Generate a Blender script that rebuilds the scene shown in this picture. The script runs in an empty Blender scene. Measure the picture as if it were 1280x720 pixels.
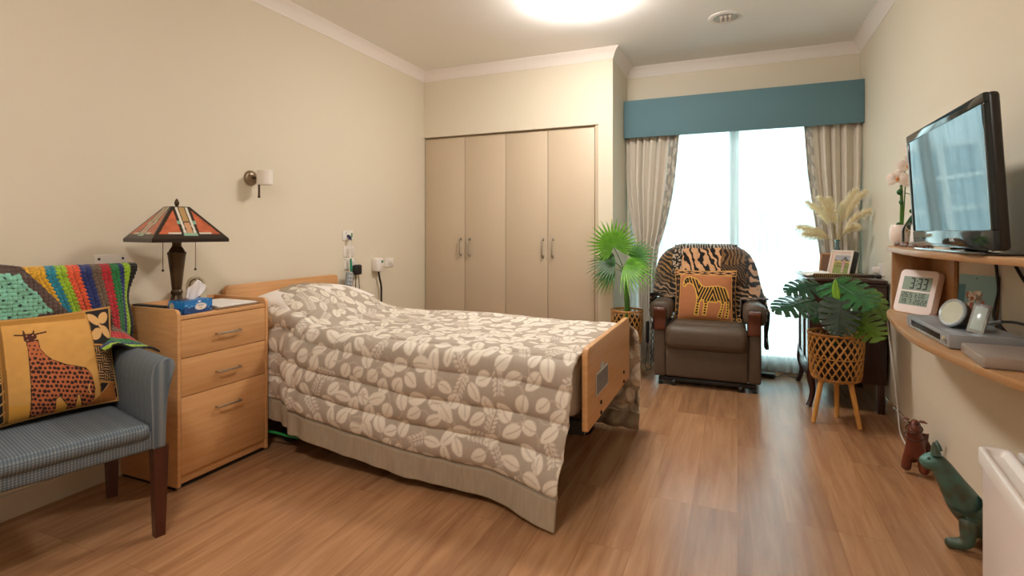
import bpy, bmesh, math, random
import numpy as np
from mathutils import Matrix, Vector

rng = random.Random(7)
nrg = np.random.RandomState(11)
SC = bpy.context.scene
COL = SC.collection
PI = math.pi

# ------------------------------------------------------------------ helpers
def lin(h):
    """sRGB hex or 0-255 triple to linear rgb"""
    if isinstance(h, str):
        h = h.lstrip('#'); h = [int(h[i:i + 2], 16) for i in (0, 2, 4)]
    out = []
    for c in h:
        c = c / 255.0
        out.append(c / 12.92 if c <= 0.04045 else ((c + 0.055) / 1.055) ** 2.4)
    return tuple(out)

def mat(name, color, rough=0.55, metal=0.0, var=0.0, vscale=8.0, stretch=None, bump=0.0, bscale=60.0,
        color2=None, spec=0.5, coat=0.0, attr=False, sheen=0.0, trans=0.0):
    m = bpy.data.materials.new(name); m.use_nodes = True
    nt = m.node_tree; b = nt.nodes['Principled BSDF']
    b.inputs['Roughness'].default_value = rough
    b.inputs['Metallic'].default_value = metal
    b.inputs['Specular IOR Level'].default_value = spec
    b.inputs['Coat Weight'].default_value = coat
    b.inputs['Sheen Weight'].default_value = sheen
    b.inputs['Transmission Weight'].default_value = trans
    col = lin(color)
    tc = nt.nodes.new('ShaderNodeTexCoord')
    mp = nt.nodes.new('ShaderNodeMapping')
    nt.links.new(tc.outputs['Object'], mp.inputs['Vector'])
    if stretch: mp.inputs['Scale'].default_value = stretch
    if attr:
        a = nt.nodes.new('ShaderNodeAttribute'); a.attribute_name = 'Col'
        nt.links.new(a.outputs['Color'], b.inputs['Base Color'])
    elif var > 0:
        n = nt.nodes.new('ShaderNodeTexNoise'); n.inputs['Scale'].default_value = vscale
        n.inputs['Detail'].default_value = 5.0
        nt.links.new(mp.outputs['Vector'], n.inputs['Vector'])
        r = nt.nodes.new('ShaderNodeValToRGB')
        r.color_ramp.elements[0].position = 0.3; r.color_ramp.elements[1].position = 0.7
        c2 = lin(color2) if color2 else tuple(max(0, c * (1 - var)) for c in col)
        r.color_ramp.elements[0].color = (*c2, 1); r.color_ramp.elements[1].color = (*col, 1)
        nt.links.new(n.outputs['Fac'], r.inputs['Fac'])
        nt.links.new(r.outputs['Color'], b.inputs['Base Color'])
    else:
        b.inputs['Base Color'].default_value = (*col, 1)
    if bump > 0:
        n2 = nt.nodes.new('ShaderNodeTexNoise'); n2.inputs['Scale'].default_value = bscale
        n2.inputs['Detail'].default_value = 3.0
        nt.links.new(mp.outputs['Vector'], n2.inputs['Vector'])
        bp = nt.nodes.new('ShaderNodeBump'); bp.inputs['Strength'].default_value = bump
        bp.inputs['Distance'].default_value = 0.004
        nt.links.new(n2.outputs['Fac'], bp.inputs['Height'])
        nt.links.new(bp.outputs['Normal'], b.inputs['Normal'])
    return m

def emit(name, color, strength):
    m = bpy.data.materials.new(name); m.use_nodes = True
    b = m.node_tree.nodes['Principled BSDF']
    b.inputs['Base Color'].default_value = (*lin(color), 1)
    b.inputs['Emission Color'].default_value = (*lin(color), 1)
    b.inputs['Emission Strength'].default_value = strength
    return m

def glass_mat(name, tint, refl=0.08):
    """thin pane: mostly see-through, with a mirror-like share that grows at grazing angles"""
    m = bpy.data.materials.new(name); m.use_nodes = True
    nt = m.node_tree; nt.nodes.clear()
    o = nt.nodes.new('ShaderNodeOutputMaterial'); mx = nt.nodes.new('ShaderNodeMixShader')
    t = nt.nodes.new('ShaderNodeBsdfTransparent'); g = nt.nodes.new('ShaderNodeBsdfGlossy')
    f = nt.nodes.new('ShaderNodeFresnel'); f.inputs['IOR'].default_value = 1.45
    t.inputs['Color'].default_value = (*lin(tint), 1)
    g.inputs['Roughness'].default_value = 0.03
    nt.links.new(f.outputs['Fac'], mx.inputs['Fac'])
    nt.links.new(t.outputs['BSDF'], mx.inputs[1]); nt.links.new(g.outputs['BSDF'], mx.inputs[2])
    nt.links.new(mx.outputs['Shader'], o.inputs['Surface'])
    return m

class MB:
    """collects shapes; build() links them as one mesh object"""
    def __init__(self): self.v = []; self.f = []; self.m = []
    def add(self, verts, faces, mi=0, M=None):
        o = len(self.v)
        if M is not None: verts = [M @ Vector(p) for p in verts]
        self.v += [tuple(p) for p in verts]
        self.f += [tuple(i + o for i in f) for f in faces]
        self.m += [mi] * len(faces); return self
    def box(self, x0, x1, y0, y1, z0, z1, bev=0.0, seg=2, mi=0, M=None):
        bm = bmesh.new()
        bmesh.ops.create_cube(bm, size=1.0)
        for p in bm.verts:
            p.co = Vector(((x0 + x1) / 2 + p.co.x * (x1 - x0), (y0 + y1) / 2 + p.co.y * (y1 - y0), (z0 + z1) / 2 + p.co.z * (z1 - z0)))
        if bev > 0:
            bmesh.ops.bevel(bm, geom=list(bm.edges), offset=bev, segments=seg, profile=0.5, affect='EDGES', clamp_overlap=True)
        return self.frombm(bm, mi, M)
    def frombm(self, bm, mi=0, M=None):
        bm.verts.index_update()
        self.add([tuple(p.co) for p in bm.verts], [[q.index for q in f.verts] for f in bm.faces], mi, M)
        bm.free(); return self
    def prism(self, poly, a, b, axis='z', bev=0.0, mi=0, M=None, seg=2):
        """polygon in the two other axes, extruded a..b along axis"""
        bm = bmesh.new()
        def P(p, h):
            return {'z': (p[0], p[1], h), 'y': (p[0], h, p[1]), 'x': (h, p[0], p[1])}[axis]
        lo = [bm.verts.new(P(p, a)) for p in poly]; hi = [bm.verts.new(P(p, b)) for p in poly]
        bm.faces.new(lo); bm.faces.new(hi)
        n = len(poly)
        for i in range(n): bm.faces.new((lo[i], lo[(i + 1) % n], hi[(i + 1) % n], hi[i]))
        bmesh.ops.recalc_face_normals(bm, faces=list(bm.faces))
        if bev > 0:
            bm.edges.ensure_lookup_table()
            es = [e for e in bm.edges if len(e.link_faces) == 2 and e.calc_face_angle() > 0.6]
            bmesh.ops.bevel(bm, geom=es, offset=bev, segments=seg, profile=0.5, affect='EDGES', clamp_overlap=True)
        return self.frombm(bm, mi, M)
    def tube(self, pts, r, n=10, mi=0, M=None, smooth=0, caps=True, flat=1.0):
        pts = [Vector(p) for p in pts]
        rs = list(r) if isinstance(r, (list, tuple)) else [r] * len(pts)
        if smooth:
            np_, nr = [], []
            for i in range(len(pts) - 1):
                p0 = pts[max(i - 1, 0)]; p1 = pts[i]; p2 = pts[i + 1]; p3 = pts[min(i + 2, len(pts) - 1)]
                for k in range(smooth):
                    t = k / smooth
                    np_.append(0.5 * ((2 * p1) + (p2 - p0) * t + (2 * p0 - 5 * p1 + 4 * p2 - p3) * t * t + (3 * p1 - p0 - 3 * p2 + p3) * t ** 3))
                    nr.append(rs[i] * (1 - t) + rs[i + 1] * t)
            np_.append(pts[-1]); nr.append(rs[-1]); pts, rs = np_, nr
        vs, fs = [], []
        up = None
        for i, p in enumerate(pts):
            d = (pts[min(i + 1, len(pts) - 1)] - pts[max(i - 1, 0)])
            d = d.normalized() if d.length > 1e-9 else Vector((0, 0, 1))
            if up is None:
                up = Vector((0, 0, 1)) if abs(d.z) < 0.9 else Vector((1, 0, 0))
            s = d.cross(up)
            if s.length < 1e-6: s = d.orthogonal()
            s.normalize(); up = s.cross(d).normalized()
            for k in range(n):
                a = 2 * PI * k / n
                vs.append(p + s * math.cos(a) * rs[i] + up * math.sin(a) * rs[i] * flat)
        for i in range(len(pts) - 1):
            for k in range(n):
                fs.append((i * n + k, i * n + (k + 1) % n, (i + 1) * n + (k + 1) % n, (i + 1) * n + k))
        if caps:
            fs.append(tuple(range(n - 1, -1, -1))); fs.append(tuple((len(pts) - 1) * n + k for k in range(n)))
        return self.add(vs, fs, mi, M)
    def lathe(self, prof, o=(0, 0, 0), n=32, mi=0, M=None, caps=True):
        vs, fs = [], []
        for r, z in prof:
            for k in range(n):
                a = 2 * PI * (k + 0.5) / n
                vs.append((o[0] + r * math.cos(a), o[1] + r * math.sin(a), o[2] + z))
        for i in range(len(prof) - 1):
            for k in range(n):
                fs.append((i * n + k, i * n + (k + 1) % n, (i + 1) * n + (k + 1) % n, (i + 1) * n + k))
        if caps and prof[0][0] > 1e-5: fs.append(tuple(range(n - 1, -1, -1)))
        if caps and prof[-1][0] > 1e-5: fs.append(tuple((len(prof) - 1) * n + k for k in range(n)))
        return self.add(vs, fs, mi, M)
    def ball(self, c, r, n=16, mi=0, s=(1, 1, 1), M=None):
        bm = bmesh.new(); bmesh.ops.create_uvsphere(bm, u_segments=n, v_segments=max(6, n // 2), radius=r)
        for p in bm.verts: p.co = Vector((c[0] + p.co.x * s[0], c[1] + p.co.y * s[1], c[2] + p.co.z * s[2]))
        return self.frombm(bm, mi, M)
    def grid(self, P, mi=0, flip=False):
        nu, nv = len(P), len(P[0])
        vs = [tuple(P[i][j]) for i in range(nu) for j in range(nv)]
        fs = []
        for i in range(nu - 1):
            for j in range(nv - 1):
                q = (i * nv + j, (i + 1) * nv + j, (i + 1) * nv + j + 1, i * nv + j + 1)
                fs.append(q[::-1] if flip else q)
        return self.add(vs, fs, mi)
    def build(self, name, mats, parent=None, angle=40, smooth=True, local=False):
        me = bpy.data.meshes.new(name)
        V = self.v
        if parent is not None and not local:
            Mi = WM[parent.name].inverted(); V = [tuple(Mi @ Vector(p)) for p in V]
        me.from_pydata(V, [], self.f)
        if not isinstance(mats, (list, tuple)): mats = [mats]
        for m in mats: me.materials.append(m)
        if len(mats) > 1: me.polygons.foreach_set('material_index', self.m)
        bm = bmesh.new(); bm.from_mesh(me)
        bmesh.ops.remove_doubles(bm, verts=bm.verts, dist=1e-6)
        bmesh.ops.recalc_face_normals(bm, faces=bm.faces); bm.to_mesh(me); bm.free()
        if smooth:
            me.polygons.foreach_set('use_smooth', [True] * len(me.polygons))
            me.set_sharp_from_angle(angle=math.radians(angle))
        me.update()
        o = bpy.data.objects.new(name, me); COL.objects.link(o)
        if parent is not None:
            o.parent = parent; WM[o.name] = WM[parent.name]
        else: WM[o.name] = Matrix.Identity(4)
        return o

WM = {}
def thing(name, label, cat, loc=(0, 0, 0), rz=0.0, group=None):
    o = bpy.data.objects.new(name, None); COL.objects.link(o)
    o.empty_display_size = 0.1
    o.location = loc; o.rotation_euler = (0, 0, rz)
    WM[o.name] = Matrix.Translation(Vector(loc)) @ Matrix.Rotation(rz, 4, 'Z')
    return tag(o, label, cat, group)
def tag(o, label, cat, group=None):
    o['label'] = label; o['category'] = cat; o['kind'] = 'thing'
    if group: o['group'] = group
    return o
def struct(o):
    o['kind'] = 'structure'; return o

def colgrid(name, sheets, m, parent=None, thick=0.0, local=False, off=-1.0, weld=False, extra=None):
    """sheets: list of (P[nu,nv,3], C[nu,nv,3] linear). One mesh with a colour attribute of the cloth's own pattern"""
    vs, cs, fs, o = [], [], [], 0
    for P, C in sheets:
        nu, nv = P.shape[:2]
        idx = np.arange(nu * nv).reshape(nu, nv) + o
        q = np.stack([idx[:-1, :-1], idx[1:, :-1], idx[1:, 1:], idx[:-1, 1:]], -1).reshape(-1, 4)
        vs.append(P.reshape(-1, 3)); cs.append(C.reshape(-1, 3)); fs.append(q); o += nu * nv
    V = np.concatenate(vs).astype(np.float64); Cc = np.concatenate(cs); F = np.concatenate(fs)
    if parent is not None and not local:
        Mi = np.array(WM[parent.name].inverted()); V = V @ Mi[:3, :3].T + Mi[:3, 3]
    me = bpy.data.meshes.new(name)
    me.vertices.add(len(V)); me.vertices.foreach_set('co', V.astype(np.float32).ravel())
    me.loops.add(F.size); me.loops.foreach_set('vertex_index', F.astype(np.int32).ravel())
    me.polygons.add(len(F)); me.polygons.foreach_set('loop_start', np.arange(0, F.size, 4, dtype=np.int32))
    me.polygons.foreach_set('loop_total', np.full(len(F), 4, dtype=np.int32))
    me.polygons.foreach_set('use_smooth', np.ones(len(F), dtype=bool))
    me.update(calc_edges=True); me.validate()
    at = me.color_attributes.new('Col', 'FLOAT_COLOR', 'POINT')
    at.data.foreach_set('color', np.concatenate([Cc, np.ones((len(Cc), 1))], 1).astype(np.float32).ravel())
    me.materials.append(m)
    ob = bpy.data.objects.new(name, me); COL.objects.link(ob)
    if parent is not None: ob.parent = parent; WM[ob.name] = WM[parent.name]
    else: WM[ob.name] = Matrix.Identity(4)
    if thick > 0:
        s = ob.modifiers.new('Solidify', 'SOLIDIFY'); s.thickness = thick; s.offset = off
    return ob

def inpoly(x, y, poly):
    r = np.zeros(x.shape, bool); n = len(poly)
    for i in range(n):
        x1, y1 = poly[i]; x2, y2 = poly[(i + 1) % n]
        c = ((y1 > y) != (y2 > y))
        with np.errstate(divide='ignore', invalid='ignore'):
            r ^= c & (x < (x2 - x1) * (y - y1) / (y2 - y1 + 1e-12) + x1)
    return r
def segdist(x, y, a, b):
    ax, ay = a; bx, by = b; dx, dy = bx - ax, by - ay
    t = np.clip(((x - ax) * dx + (y - ay) * dy) / (dx * dx + dy * dy + 1e-12), 0, 1)
    return np.hypot(x - ax - t * dx, y - ay - t * dy)
def polydist(x, y, poly, closed=True):
    d = np.full(x.shape, 1e9); n = len(poly)
    for i in range(n if closed else n - 1): d = np.minimum(d, segdist(x, y, poly[i], poly[(i + 1) % n]))
    return d
def sstep(a, b, x):
    t = np.clip((x - a) / (b - a), 0, 1); return t * t * (3 - 2 * t)
def paint(C, mask, hexcol): C[mask] = lin(hexcol) if isinstance(hexcol, str) else hexcol
def vnoise(x, y, s, seed=0):
    """smooth value noise"""
    r = np.random.RandomState(seed).rand(64, 64)
    x = x * s; y = y * s
    xi = np.floor(x).astype(int); yi = np.floor(y).astype(int); fx = x - xi; fy = y - yi
    fx = fx * fx * (3 - 2 * fx); fy = fy * fy * (3 - 2 * fy)
    g = lambda a, b: r[a % 64, b % 64]
    return (g(xi, yi) * (1 - fx) + g(xi + 1, yi) * fx) * (1 - fy) + (g(xi, yi + 1) * (1 - fx) + g(xi + 1, yi + 1) * fx) * fy
def copy_tree(o):
    """copy a thing with copies of its parts and sub-parts"""
    c = o.copy(); COL.objects.link(c)
    for ch in [k for k in bpy.data.objects if k.parent == o]:
        d = ch.copy(); COL.objects.link(d); d.parent = c
        for g in [k for k in bpy.data.objects if k.parent == ch]:
            e = g.copy(); COL.objects.link(e); e.parent = d
    return c

# ------------------------------------------------------------------ materials
M_wall = mat('wall_paint', '#dcd3c0', 0.7, bump=0.05, bscale=300)
M_wardwall = M_wall
M_ceil = mat('ceiling_paint', '#f4f3f2', 0.8)
M_cornice = mat('cornice_paint', '#ebe4df', 0.6)
M_white = mat('white_plastic', '#e9e4df', 0.35)
M_whitepaint = mat('white_paint', '#ddd5cb', 0.5)
M_door = mat('wardrobe_laminate', '#c4b39b', 0.5)
M_chrome = mat('brushed_steel', '#b9b7b2', 0.25, 1.0)
M_black = mat('black_plastic', '#121212', 0.4)
M_beech = mat('beech_laminate', '#d4a271', 0.42, var=0.12, vscale=3.0, stretch=(3, 1.2, 22), color2='#c8945e')
M_beechx = mat('beech_laminate_edge', '#c98e57', 0.42, var=0.12, vscale=3.0, stretch=(3, 1.2, 22))
M_oakedge = mat('shelf_laminate', '#b08c66', 0.4, var=0.15, vscale=4.0, stretch=(14, 1.0, 6), color2='#a97a4b')
M_darkwood = mat('dark_stained_wood', '#4a1f12', 0.35, var=0.4, vscale=6, stretch=(6, 6, 1), coat=0.2)
M_mahog = mat('mahogany', '#3a150e', 0.28, var=0.45, vscale=5, stretch=(8, 8, 1), coat=0.35)
M_redwood = mat('reddish_armrest_wood', '#5c2a18', 0.35, var=0.3, vscale=7, stretch=(6, 6, 1), coat=0.3)
M_leather = mat('brown_leather', '#57493c', 0.5, bump=0.25, bscale=180, var=0.1, vscale=20)
M_teal = mat('pelmet_fabric', '#5d7f8a', 0.85, bump=0.1, bscale=500)
M_curt = mat('curtain_satin', '#b5a894', 0.5, var=0.1, vscale=40, stretch=(8, 8, .5), sheen=0.3)
M_bamboo = mat('woven_bamboo', '#d09a52', 0.5, var=0.25, vscale=30)
M_bamboo_d = mat('woven_bamboo_rim', '#bb8440', 0.5, var=0.3, vscale=30)
M_pine = mat('pine_leg', '#d59c50', 0.45, var=0.15, vscale=6, stretch=(8, 8, 1))
M_pot = mat('dark_pot', '#20211f', 0.5)
M_soil = mat('moss', '#2b2a1c', 0.95, bump=0.6, bscale=60)
M_bronze = mat('lamp_bronze', '#5a462e', 0.36, 0.5, var=0.4, vscale=14)
M_grey = mat('grey_plastic', '#8a9296', 0.45)
M_paper = mat('white_paper', '#eae6e2', 0.6)
M_col = mat('printed_fabric', '#ffffff', 0.85, attr=True, bump=0.15, bscale=700)
M_plush = mat('plush_fabric', '#ffffff', 0.95, attr=True, sheen=0.3, bump=0.4, bscale=400)
M_print = mat('printed_card', '#ffffff', 0.35, attr=True)
M_ward_line = mat('shadow_gap_board', '#7b6a52', 0.8)
# ------------------------------------------------------------------ the room
XL, XR, YC, YB, YF, ZC = -2.77, 0.903, 4.395, 5.03, -1.6, 2.70
XA = -0.95           # left side of the window alcove

def floor_mat():
    m = bpy.data.materials.new('vinyl_plank_floor'); m.use_nodes = True
    nt = m.node_tree; b = nt.nodes['Principled BSDF']; L = nt.links.new
    tc = nt.nodes.new('ShaderNodeTexCoord'); sp = nt.nodes.new('ShaderNodeSeparateXYZ')
    cb = nt.nodes.new('ShaderNodeCombineXYZ'); L(tc.outputs['Object'], sp.inputs[0])
    L(sp.outputs['Y'], cb.inputs['X']); L(sp.outputs['X'], cb.inputs['Y'])
    br = nt.nodes.new('ShaderNodeTexBrick'); L(cb.outputs[0], br.inputs['Vector'])
    br.inputs['Scale'].default_value = 1.0
    br.inputs['Brick Width'].default_value = 1.22; br.inputs['Row Height'].default_value = 0.182
    br.inputs['Mortar Size'].default_value = 0.0008; br.inputs['Mortar Smooth'].default_value = 0.3
    br.offset = 0.37; br.offset_frequency = 3
    br.inputs['Color1'].default_value = (0, 0, 0, 1); br.inputs['Color2'].default_value = (1, 1, 1, 1)
    br.inputs['Mortar'].default_value = (0.3, 0.3, 0.3, 1)
    # grain: noise stretched along the plank, shifted per plank
    mp = nt.nodes.new('ShaderNodeMapping'); mp.inputs['Scale'].default_value = (1.1, 14, 1)
    ad = nt.nodes.new('ShaderNodeVectorMath'); ad.operation = 'ADD'
    sc = nt.nodes.new('ShaderNodeVectorMath'); sc.operation = 'SCALE'; sc.inputs['Scale'].default_value = 7.3
    L(br.outputs['Color'], sc.inputs[0]); L(cb.outputs[0], mp.inputs['Vector'])
    L(mp.outputs[0], ad.inputs[0]); L(sc.outputs[0], ad.inputs[1])
    n = nt.nodes.new('ShaderNodeTexNoise'); n.inputs['Scale'].default_value = 1.6; n.inputs['Detail'].default_value = 7
    n.inputs['Roughness'].default_value = 0.62; n.inputs['Distortion'].default_value = 0.5
    L(ad.outputs[0], n.inputs['Vector'])
    r1 = nt.nodes.new('ShaderNodeValToRGB'); e = r1.color_ramp.elements
    e[0].position = 0.3; e[0].color = (*lin('#926848'), 1); e[1].position = 0.72; e[1].color = (*lin('#bd9069'), 1)
    L(n.outputs['Fac'], r1.inputs['Fac'])
    r2 = nt.nodes.new('ShaderNodeValToRGB'); e = r2.color_ramp.elements
    e[0].color = (0.80, 0.79, 0.78, 1); e[1].color = (1.06, 1.05, 1.04, 1)
    L(br.outputs['Color'], r2.inputs['Fac'])
    mx = nt.nodes.new('ShaderNodeMix'); mx.data_type = 'RGBA'; mx.blend_type = 'MULTIPLY'; mx.inputs['Factor'].default_value = 1
    L(r1.outputs['Color'], mx.inputs[6]); L(r2.outputs['Color'], mx.inputs[7])
    mo = nt.nodes.new('ShaderNodeMix'); mo.data_type = 'RGBA'; L(br.outputs['Fac'], mo.inputs['Factor'])
    L(mx.outputs[2], mo.inputs[6]); mo.inputs[7].default_value = (*lin('#7d5a3a'), 1)
    L(mo.outputs[2], b.inputs['Base Color'])
    b.inputs['Roughness'].default_value = 0.27
    bp = nt.nodes.new('ShaderNodeBump'); bp.inputs['Strength'].default_value = 0.08; bp.inputs['Distance'].default_value = 0.002
    L(n.outputs['Fac'], bp.inputs['Height']); L(bp.outputs[0], b.inputs['Normal'])
    return m

struct(MB().box(XL - .1, XR + .1, YF - .1, YB + .12, -0.1, 0).build('floor', floor_mat()))
struct(MB().box(XL - .1, XR + .1, YF - .1, YB + .12, ZC, ZC + .1).build('ceiling', M_ceil))
struct(MB().box(XL - .1, XL, YF - .1, YB + .12, 0, ZC).build('wall_left', M_wall))
struct(MB().box(XR, XR + .1, YF - .1, YB + .12, 0, ZC).build('wall_right', M_wall))
struct(MB().box(XL, XR, YF - .1, YF, 0, ZC).build('wall_front', M_wall))
# window wall with its opening
wx0, wx1, wz = -0.915, 0.875, 2.2
struct(MB().box(XA, wx0, YB, YB + .12, 0, ZC).box(wx1, XR, YB, YB + .12, 0, ZC).box(wx0, wx1, YB, YB + .12, wz, ZC).build('wall_back', M_wall))
# wardrobe wall: bulkhead, pier and the side return of the alcove
dx0, dx1, dz = XL, -1.071, 2.08
struct(MB().box(dx0, XA, YC, YC + .09, dz, ZC).box(dx1, XA, YC, YC + .09, 0, dz).box(XA - .06, XA, YC + .09, YB, 0, ZC).build('wall_closet', M_wall))
struct(MB().box(XL, XA - .06, YB, YB + .12, 0, ZC).build('wall_closet_back', M_wall))

def sweep(path, prof, name, m):
    """profile (distance from wall, z) swept along wall corners with mitres; room on the right-hand side of travel"""
    pts = [Vector(p) for p in path]; rows = []
    for i, p in enumerate(pts):
        ns = []
        if i > 0: d = (pts[i] - pts[i - 1]).normalized(); ns.append(Vector((d.y, -d.x)))
        if i < len(pts) - 1: d = (pts[i + 1] - pts[i]).normalized(); ns.append(Vector((d.y, -d.x)))
        n = ns[0] if len(ns) == 1 else (ns[0] + ns[1]) / (1 + ns[0].dot(ns[1]))
        rows.append([(p.x + n.x * d_, p.y + n.y * d_, z) for d_, z in prof])
    mb = MB().grid(rows)
    n = len(prof)
    mb.f.append(tuple(range(n))); mb.m.append(0)
    return struct(mb.build(name, m, angle=30))
cove = [(0, 2.61), (.004, 2.612), (.006, 2.622), (.011, 2.632), (.018, 2.648), (.027, 2.666), (.038, 2.679), (.046, 2.686), (.049, 2.692), (.054, 2.693), (.056, 2.7)]
sweep([(XL, YF), (XL, YC), (XA, YC), (XA, YB), (XR, YB), (XR, YF)], cove, 'trim_1', M_cornice)
base = [(0, .1), (.012, .1), (.015, .095), (.015, .0)]
sweep([(XL, YF), (XL, YC)], base, 'baseboard_left', mat('skirting_left', '#cfc5b6', 0.4))
M_skirt = mat('skirting_right', '#a98a66', 0.2)
sweep([(XR, YB), (XR, YF)], base, 'baseboard_right', M_skirt)
sweep([(dx1, YC), (XA, YC), (XA, YB)], base, 'baseboard_back', mat('skirting_back', '#cfc2ae', 0.4))

# sliding window: frame, two sashes, panes
M_alu = mat('window_aluminium', '#dfe3e2', 0.4)
fr = MB()
for a, b_, c, d in ((wx0, wx0 + .045, 0, wz), (wx1 - .045, wx1, 0, wz), (wx0, wx1, wz - .05, wz), (wx0, wx1, 0, .03)):
    fr.box(a, b_, YB + .02, YB + .11, c, d, .003)
win = struct(fr.build('window_1', M_alu))
xm = -0.03
for k, (a, b_, y) in enumerate(((wx0 + .045, xm + .035, YB + .075), (xm - .035, wx1 - .045, YB + .045))):
    s = MB()
    s.box(a, a + .06, y - .015, y + .015, .03, wz - .05, .003); s.box(b_ - .06, b_, y - .015, y + .015, .03, wz - .05, .003)
    s.box(a + .06, b_ - .06, y - .015, y + .015, wz - .12, wz - .05, .003); s.box(a + .06, b_ - .06, y - .015, y + .015, .03, .12, .003)
    so = s.build('window_sash', M_alu, win)
    MB().box(a + .06, b_ - .06, y - .003, y + .003, .12, wz - .12).build('window_pane', M_glass if k else glass_mat('window_glass', '#f4fbfb'), so) if False else \
        MB().box(a + .06, b_ - .06, y - .003, y + .003, .12, wz - .12).build('window_pane', bpy.data.materials.get('window_glass') or glass_mat('window_glass', '#f4fbfb'), so)

# what stands outside: patio and the neighbouring wing with its windows
struct(MB().box(-14, 14, YB + .12, 22, -.14, -.04).build('ground', mat('patio_concrete', '#cfcdc6', 0.8, var=.1)))
nb = thing('neighbouring_building', 'pale building with white framed windows seen faintly through the sheer curtain', 'building', (0, 10.0, -.04))
MB().box(-9, 9, 10, 13, -.04, 3.4).build('wall', mat('render_wall', '#dfe2df', 0.8), nb)
MB().prism([(9.7, 3.4), (13.3, 3.4), (13.3, 3.55), (11.5, 4.6), (9.7, 3.55)], -9.3, 9.3, 'x').build('roof', mat('roof_sheet', '#8d9aa0', 0.6), nb)
M_opane = mat('outside_pane', '#7f9aa2', 0.1)
for cx in (-3.4, -1.2, 1.0, 3.2):
    w = MB()
    for i in range(4): w.box(cx - .8 + i * .5, cx - .72 + i * .5, 9.94, 9.999, .75, 2.25)
    for i in range(4): w.box(cx - .8, cx + .78, 9.945, 9.998, .75 + i * .48, .81 + i * .48)
    wo = w.build('window_frame', M_whitepaint, nb)
    MB().box(cx - .78, cx + .76, 9.97, 9.995, .78, 2.2).build('window_pane', M_opane, wo)

# ------------------------------------------------------------------ built-in wardrobe
wr = thing('wardrobe', 'beige built-in wardrobe with four tall doors in the far wall', 'wardrobe', (-1.92, YC, 0))
c = MB()
c.box(XL + .004, XL + .022, YC + .045, YB - .005, 0, dz - .004); c.box(dx1 - .03, dx1 - .002, YC + .012, YB - .005, 0, dz - .004)
c.box(XL + .022, dx1 - .03, YC + .045, YB - .005, dz - .03, dz - .004); c.box(XL + .022, dx1 - .03, YC + .05, YB - .005, 0, .06)
c.box(XL + .022, dx1 - .03, YB - .02, YB - .005, .06, dz - .03)
c.build('carcass', M_door, wr)
xs = [XL + .006, -2.336, -1.923, -1.522, dx1 - .034]
hx = [-2.375, -2.285, -1.565, -1.475]
for i in range(4):
    d = MB().box(xs[i] + .002, xs[i + 1] - .002, YC + .018, YC + .038, .05, dz - .02, .0025).build('door', M_door, wr)
    h = MB()
    x = hx[i]
    h.tube([(x, YC + .019, .965), (x, YC - .012, .965), (x, YC - .016, .975), (x, YC - .016, 1.105), (x, YC - .012, 1.115), (x, YC + .019, 1.115)], .0055, 8)
    h.box(x - .009, x + .009, YC + .012, YC + .0185, .952, .978, .002); h.box(x - .009, x + .009, YC + .012, YC + .0185, 1.102, 1.128, .002)
    h.build('handle', M_chrome, d)

# ------------------------------------------------------------------ ceiling fittings
M_diff = emit('lamp_diffuser', '#fff8ef', 46.0)
def ceiling_light(x, y, label):
    t = thing('ceiling_light', label, 'ceiling light', (x, y, ZC - .1))
    MB().lathe([(.150, 0), (.185, -.0), (.188, -.010), (.186, -.022), (.150, -.022)], (x, y, ZC), 48).build('rim', M_white, t)
    MB().lathe([(.195, -.022), (.202, -.035), (.196, -.055), (.176, -.078), (.14, -.095), (.09, -.105), (.04, -.109), (0.0, -.110)], (x, y, ZC), 48).build('diffuser', M_diff, t, angle=80)
    return t
ceiling_light(-.95, 3.36, 'round white ceiling light glowing on the ceiling above the foot of the bed')
ceiling_light(-.93, 0.1, 'round white ceiling light added out of view behind the camera as fill')  # unseen second fitting, added to fill the near side of the room with light
dl = thing('downlight', 'round recessed downlight with chrome reflector and white rim in ceiling', 'downlight', (-.078, 4.07, ZC - .02))
MB().lathe([(.082, -.004), (.084, -.010), (.1, -.012), (.115, -.006), (.116, -.0005), (.09, -.0005)], (-.078, 4.07, ZC), 40, caps=False).build('rim', M_white, dl)
MB().lathe([(.082, -.004), (.075, -.0035), (.06, -.003), (.03, -.0022), (.0, -.002)], (-.078, 4.07, ZC), 40).build('reflector', mat('downlight_reflector', '#d8d6d2', .25, .5), dl)
bb = MB()
for k in (-1, 0, 1): bb.tube([(-.078 + k * .028, 4.03, ZC - .012), (-.078 + k * .028, 4.11, ZC - .012)], .0105, 10)
bb.build('lamp_tube', mat('lamp_glass', '#d8cfc6', 0.2), dl)

# ------------------------------------------------------------------ camera and light
cam = bpy.data.cameras.new('camera'); co = bpy.data.objects.new('camera', cam); COL.objects.link(co)
co.location = (0, 0, 1.18); co.rotation_euler = (PI / 2, 0, math.atan(282 / 669))
cam.sensor_width = 36; cam.lens = 669 / 1280 * 36; cam.shift_y = -70 / 1280; cam.clip_start = .02
SC.camera = co
w = bpy.data.worlds.new('sky'); SC.world = w; w.use_nodes = True
nt = w.node_tree; bg = nt.nodes['Background']
bg.inputs['Color'].default_value = (0.80, 0.94, 1.0, 1); bg.inputs['Strength'].default_value = 6.5
SC.view_settings.view_transform = 'Standard'; SC.view_settings.look = 'None'
SC.view_settings.gamma = 1; SC.view_settings.exposure = 0.88; SC.view_settings.use_curve_mapping = False
cy = SC.cycles
cy.use_denoising = True; cy.max_bounces = 10; cy.diffuse_bounces = 6; cy.glossy_bounces = 4; cy.transmission_bounces = 8; cy.transparent_max_bounces = 16
cy.sample_clamp_indirect = 8.0; cy.caustics_reflective = False; cy.caustics_refractive = False
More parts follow.
